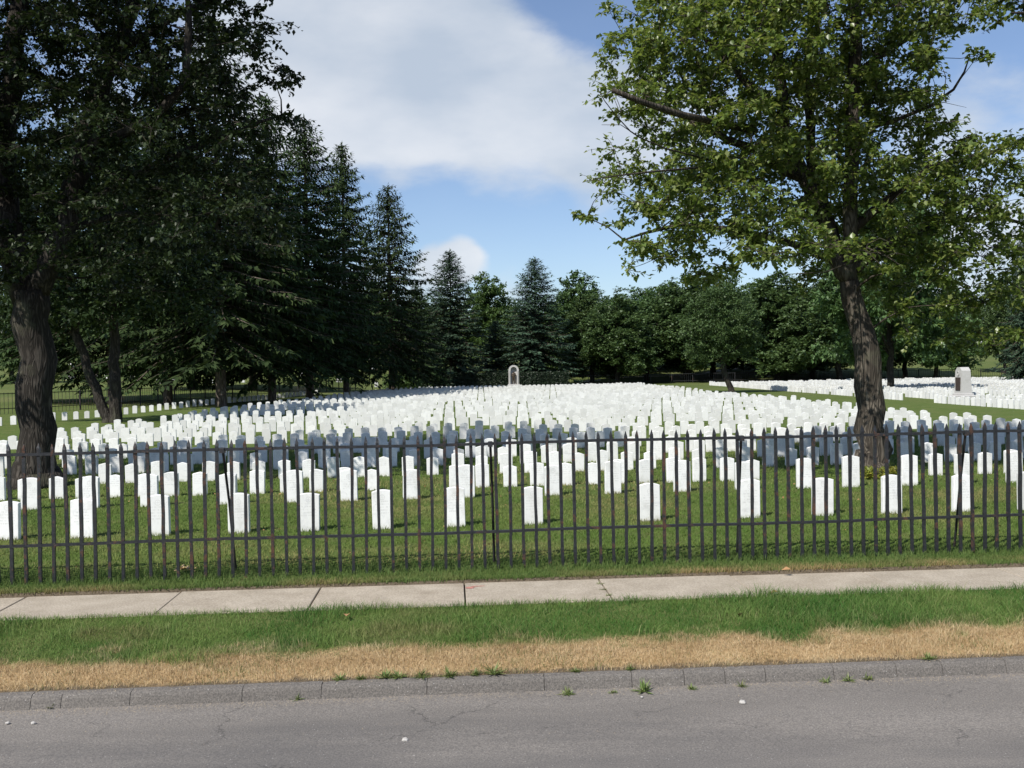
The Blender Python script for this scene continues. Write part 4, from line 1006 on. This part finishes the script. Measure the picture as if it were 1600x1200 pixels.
def vnoise(x, y, sc, seed):
    gg = np.random.default_rng(seed); T = gg.random((64, 64)); u, v = x*sc, y*sc
    i, j = np.floor(u).astype(int), np.floor(v).astype(int); fu, fv = u-i, v-j; fu = fu*fu*(3-2*fu); fv = fv*fv*(3-2*fv)
    q = lambda a, b: T[a % 64, b % 64]
    return (q(i, j)*(1-fu)+q(i+1, j)*fu)*(1-fv) + (q(i, j+1)*(1-fu)+q(i+1, j+1)*fu)*fv
def fbm(x, y, sc, seed): return (vnoise(x, y, sc, seed) + .5*vnoise(x, y, sc*2.1, seed+1) + .25*vnoise(x, y, sc*4.3, seed+2))/1.75
def grass_obj(name, label, sets):
    V, Fs, T, o = [], [], [], 0
    for v, f, c in sets: V.append(v); Fs.append(f+o); T.append(c); o += len(v)
    me = mesh_np(name, np.concatenate(V), np.concatenate(Fs)); T = np.concatenate(T)
    at_ = me.attributes.new('tint', 'FLOAT_COLOR', 'POINT'); at_.data.foreach_set('color', np.concatenate([T, np.ones((len(T), 1))], 1).astype(np.float32).ravel())
    ob = link(name, me, MAT['grass']); return tag(ob, label, 'grass', kind='stuff')
g = np.random.default_rng(77)
def lerp(a, b, t): return np.array(a)*(1-t)[:, None] + np.array(b)*t[:, None]
def verge_dry(x, s): return smooth((9.33 - (s + (fbm(x, s*1.5, 1.6, 3)-.5)*.9 + (fbm(x, s*1.3, 5.0, 103)-.5)*.7))/.6 + .5)
def verge_tint(x, s, n):
    d = np.clip(verge_dry(x, s) + g.normal(size=n)*.16, 0, 1)
    grn = lerp((.055, .150, .028), (.15, .235, .06), np.clip((fbm(x, s, 1.3, 8)-.5)*2.6 + .45 - .03*x + g.normal(size=n)*.2, 0, 1))
    yel = np.clip((fbm(x, s*1.6, 1.0, 14)-.5)*5, 0, 1)*.75*smooth((3-x)/5)
    grn = grn*(1-yel[:, None]) + np.array((.2, .19, .08))*yel[:, None]
    dry = lerp((.37, .25, .13), (.64, .50, .31), np.clip(.5+g.normal(size=n)*.33+(fbm(x, s*1.8, 2.2, 61)-.5)*1.3, 0, 1))
    gm = (g.random(n) < .10*np.clip((fbm(x, s, 1.7, 67)-.4)*5, 0, 2.5))[:, None]; dry = np.where(gm, np.array((.14, .17, .06)), dry)
    return grn*(1-d[:, None]) + dry*d[:, None]
def verge_h(x, s, n):
    tall = 1 + 1.1*np.clip((fbm(x, s, .7, 21)-.5)*4 + .25*(x > 2), 0, 1)
    edge = 1 + .5*smooth((s-10.5)/.2)
    return (.026 + .026*g.random(n)**1.5)*(.7+.75*fbm(x, s, 2.6, 71))*(tall*edge*(1-verge_dry(x, s)*.9) + verge_dry(x, s)*.95)
def tall_h(x, s, n): return .06 + .07*g.random(n)
def clump_keep(x, s, y): return fbm(x, s, 2.3, 91) + .12*g.random(len(x)) > .66 - .02*np.clip(x, 0, 5)
vb = blades(26000, (-7.6, 7.9), (9.4, 10.78), g, tall_h, lambda n: g.uniform(.0018, .0034, n), verge_tint, lean=.9, keep=clump_keep)
vc = blades(2600, (-7.6, 7.9), (8.5, 10.6), g, lambda x, s, n: .06+.05*g.random(n), lambda n: g.uniform(.0015, .0028, n), verge_tint, lean=1.0)
va = blades(190000, (-7.6, 7.9), (8.47, 10.72), g, verge_h, lambda n: g.uniform(.0014, .0028, n), verge_tint, lean=.75)
grass_obj('verge_grass', 'roadside grass, green by the sidewalk and dried tan along the kerb', [va, vb, vc])
def strip_tint(x, s, n):
    t = lerp((.078, .145, .036), (.15, .195, .062), np.clip(.45+g.normal(size=n)*.3, 0, 1)); d = np.clip((fbm(x, s, .9, 33)-.45)*3.5, 0, 1)*smooth((12.25-s)/.4)*.85
    return t*(1-d[:, None]) + np.array((.34, .24, .12))*d[:, None]
def lawn_tint(x, s, n):
    t = lerp((.10, .175, .036), (.175, .23, .06), np.clip(fbm(x, s, .9, 41)*1.2-.1 + g.normal(size=n)*.18, 0, 1)); d = np.clip((fbm(x, s, .45, 43)-.52)*5, 0, 1)*.65
    return t*(1-d[:, None]) + np.array((.32, .27, .12))*d[:, None]
st = blades(46000, (-8.6, 9.4), (11.8, 13.1), g, lambda x, s, n: (.04+.03*g.random(n))*(1+.8*np.exp(-((s-12.45)/.16)**2)*g.random(n)), lambda n: g.uniform(.0025, .0045, n), strip_tint, .07, lean=.7)
edge = blades(5000, (-8.6, 9.4), (11.77, 11.86), g, lambda x, s, n: .05+.03*g.random(n), lambda n: g.uniform(.003, .005, n), strip_tint, KB, lean=.9)
l1 = blades(120000, (-12, 12.5), (13.0, 19.5), g, lambda x, s, n: .035+.022*g.random(n), lambda n: g.uniform(.004, .007, n), lawn_tint, lean=.8, keep=lambda x, s, y: np.abs(x) < y*.56)
l2 = blades(90000, (-17.5, 18.5), (19.5, 34), g, lambda x, s, n: .045+.025*g.random(n), lambda n: g.uniform(.007, .012, n), lawn_tint, lean=.8, keep=lambda x, s, y: np.abs(x) < y*.56)
# longer tufts at the feet of the near stones and of the fence
tx = []
for (x, y, row, typ, yaw) in near[:130]:
    m = 70 if row < 3 else 34; u = g.uniform(-.2, .2, m); sd = g.choice([-1, 1], m, p=[.75, .25])
    tx.append(np.stack([x+u - sd*.07*FB, y + u*FB - .066*(sd < 0)*1 + .066*(sd > 0) + g.normal(size=m)*.012*0 - .012*np.abs(g.normal(size=m))*(sd < 0)], -1))
tx = np.concatenate(tx)
def tuft_set(P_):
    n = len(P_); x, y = P_[:, 0], P_[:, 1]; z = height(x, y); h = .04+.05*g.random(n); a = g.uniform(0, 6.28, n); w = g.uniform(.003, .006, n)
    b = np.stack([x, y, z-.01], -1); dx = np.stack([np.cos(a)*w, np.sin(a)*w, 0*w], -1); tip = b + np.stack([g.normal(size=n)*.02, -np.abs(g.normal(size=n))*.015, h], -1); mid = (b+tip)/2
    v = np.stack([b-dx, b+dx, mid+dx*.75, mid-dx*.75, tip], 1).reshape(-1, 3); i0 = np.arange(n)[:, None]*5
    f = np.concatenate([i0+np.array([0, 1, 2]), i0+np.array([0, 2, 3]), i0+np.array([3, 2, 4])], 1).reshape(-1, 3)
    return v, f, np.repeat(lawn_tint(x, y, n), 5, 0)
grass_obj('lawn_grass', 'mown grass under the fence and between the near headstones', [st, edge, l1, l2, tuft_set(tx)])

# ------------------------------------------------------------------ weeds, pebbles, fallen leaves
def weed(px, py, z, size, n, label, name='weed_tuft', flat=1.0, mat='weed'):
    size *= .62
    p = on_ground(px, py, z); root = empty(name, p)
    a = g.uniform(0, 6.283, n); el = (g.uniform(.05, 1.2, n)*flat + g.normal(size=n)*.15)*np.where(g.random(n) < .3, .35, 1)
    D = np.stack([np.cos(a)*np.cos(el), np.sin(a)*np.cos(el), np.sin(el)], -1); Nn = np.stack([-np.cos(a)*np.sin(el), -np.sin(a)*np.sin(el), np.cos(el)], -1)
    L_ = size*g.uniform(.5, 1.15, n); C = np.stack([g.normal(size=n)*size*.12, g.normal(size=n)*size*.08, 0*a], -1)
    m = link('leaves', mesh_np('leaves', *leaf_cards(C, D, Nn, L_, np.maximum(.008, L_*.13), .25)), MAT[mat], root)
    k = 8; sp = size*.35
    C2 = np.stack([g.uniform(-1, 1, k)*sp*1.6, g.uniform(-1, 1, k)*sp*.4, np.full(k, .004)], -1)
    link('runners', mesh_np('runners', *leaf_cards(C2, np.stack([g.normal(size=k), g.normal(size=k)*.3, .15+0*C2[:, 0]], -1), np.tile([0, 0, 1.0], (k, 1)), np.full(k, size*.6), np.full(k, .01))), MAT[mat], root)
    return tag(root, label, 'weed', 'weeds along the kerb')
gut = [(80, 1106, .10, 26, 'small weed tuft in the gutter near the left edge'), (465, 1093, .10, 18, 'weed sprouting from a kerb crack, the second from the left'), (886, 1085, .13, 34, 'weed tuft in the gutter left of the largest one'),
       (958, 1083, .08, 18, 'tiny weed in the gutter close left of the largest tuft'), (1006, 1081, .19, 60, 'largest weed tuft, in the gutter right of centre'), (1080, 1077, .11, 24, 'low weed in the gutter close right of the largest tuft'),
       (1160, 1073, .10, 22, 'weed tuft in the gutter above the pale pebble'), (1291, 1066, .11, 24, 'leftmost of three close weeds in the right gutter'), (1326, 1064, .13, 28, 'middle of three close weeds in the right gutter'), (1357, 1062, .12, 24, 'rightmost of three close weeds in the right gutter')]
for px, py, sz, n, lab in gut: weed(px, py, -.207, sz, n, lab)
for px, sz, lab in [(532, .12, 'flat green weed on the kerb edge, leftmost of the row'), (563, .10, 'second green weed from the left on the kerb edge'), (603, .16, 'third green weed from the left on the kerb edge'), (622, .17, 'fourth green weed from the left on the kerb edge'),
                    (658, .15, 'fifth green weed from the left on the kerb edge'), (702, .17, 'bushy green weed on the kerb edge below the sidewalk joint'), (742, .11, 'small weed left of the last bushy one on the kerb edge'), (772, .20, 'rightmost bushy weed of the row on the kerb edge'),
                    (900, .09, 'single small weed on the kerb edge right of centre'), (985, .09, 'small weed on the kerb edge above the largest gutter tuft'), (1450, .14, 'green weed patch on the kerb edge toward the right')]:
    weed(px, 1062 - (px-532)*.035, -.095, sz, 46, lab, flat=.8)
for px, py, lab in ((938, 913, 'small weed at the top of the sidewalk joint right of centre'), (944, 922, 'middle weed in the sidewalk joint right of centre'), (950, 931, 'lowest weed in the sidewalk joint right of centre')):
    weed(px, py, -.02, .10, 16, lab, flat=.6)
n = 5200; x = g.uniform(-6, 6.5, n); s_ = np.where(g.random(n) < .7, 8.33 - np.abs(g.normal(size=n))*.09, g.uniform(6.2, 8.3, n)); s_ = np.where(g.random(n) < .12, 8.40 + .06*g.random(n), s_)
zz = np.where(s_ > 8.35, -.1, -.209 + .0137*np.clip(8.345-s_, 0, 1)); r = g.uniform(.0025, .0075, n)*np.where(g.random(n) < .05, 1.6, 1)
tet = np.array([[1, 0, -.3], [-.5, .87, -.3], [-.5, -.87, -.3], [0, 0, .9]]); C = np.stack([x, s_ + KB*x, zz], -1)
Vg = C[:, None, :] + tet[None]*r[:, None, None]; Fg = (np.arange(n)[:, None, None]*4 + np.array([[0, 1, 3], [1, 2, 3], [2, 0, 3]])[None]).reshape(-1, 3)
tag(link('gutter_grit', mesh_np('gutter_grit', Vg, Fg), MAT['grit']), 'fine grit washed along the gutter and over the road', 'grit', kind='stuff')
def pebble(px, py, r, label):
    p = on_ground(px, py, -.2); mb = MB(); n, m = 7, 5; pts = []
    for i in range(1, m):
        for k in range(n):
            t, a = math.pi*i/m, 2*math.pi*k/n; q = random.uniform(.82, 1.15)
            mb.v.append((r*q*math.sin(t)*math.cos(a)*1.2, r*q*math.sin(t)*math.sin(a), r*.7*q*math.cos(t)))
    for i in range(m-2):
        for k in range(n): mb.f.append((i*n+k, (i+1)*n+k, (i+1)*n+(k+1) % n, i*n+(k+1) % n))
    mb.f.append(tuple(range(n))); mb.f.append(tuple((m-2)*n+k for k in range(n))[::-1])
    o = mb.build('pebble', MAT['pebble']); o.location = (p.x, p.y, -.2 + r*.45); tag(o, label, 'pebble', 'pebbles on the road')
for px, py, r, lab in [(12, 1131, .016, 'pale pebble on the road at the far left edge'), (52, 1131, .017, 'pale pebble on the road, second from the left edge'), (1160, 1099, .024, 'pale pebble on the road under the right hand weeds'),
                       (633, 1158, .022, 'flat pale pebble on the road low in the middle'), (1003, 1090, .011, 'tiny pebble in the gutter below the largest weed tuft')]: pebble(px, py, r, lab)
def leafbit(name, P_, n, spread, size, mat, label, cat='leaf', group=None):
    C = np.stack([g.normal(size=n)*spread, g.normal(size=n)*spread*.5, g.uniform(.01, .05, n)], -1) if n > 1 else np.array([[0, 0, .02]])
    o = link(name, mesh_np(name, *leaf_cards(C, unit(n, g)*np.array([1, 1, .35]), unit(n, g)*.5+np.array([0, 0, 1]), size*g.uniform(.7, 1.2, n), size*.8*g.uniform(.7, 1.1, n), .3)), MAT[mat])
    o.location = P_; return tag(o, label, cat, group)
p = on_ground(291, 893, .03); leafbit('leaf_heap', p, 22, .075, .075, 'tan_leaf', 'little heap of tan dead leaves against the fence at left', 'leaves')
for px, py, z, lab in [(1160, 960, -.01, 'single brown leaf on the verge grass, right of centre'), (1218, 928, -.01, 'brown leaf on the grass close to the sidewalk'), (541, 966, .0, 'brown leaf lying on the verge left of centre'),
                       (1236, 892, .04, 'orange leaf at the grass edge of the sidewalk, right'), (142, 902, .04, 'reddish leaf on the grass strip at left')]:
    leafbit('fallen_leaf', on_ground(px, py, z), 1, .01, .11, 'dry_leaf', lab, group='fallen leaves near the sidewalk')
n = 150; x = g.uniform(-11, 12, n); y = 13 + g.random(n)**.8*12 + FB*x
C = np.stack([x, y, height(x, y)+.045], -1)
ob = link('leaf_litter', mesh_np('leaf_litter', *leaf_cards(C, unit(n, g)*np.array([1, 1, .3]), unit(n, g)*.5+np.array([0, 0, 1]), g.uniform(.03, .06, n), g.uniform(.02, .045, n), .3)), MAT['dry_leaf'])
tag(ob, 'scattered brown leaves on the lawn between the headstones', 'leaves', kind='stuff')
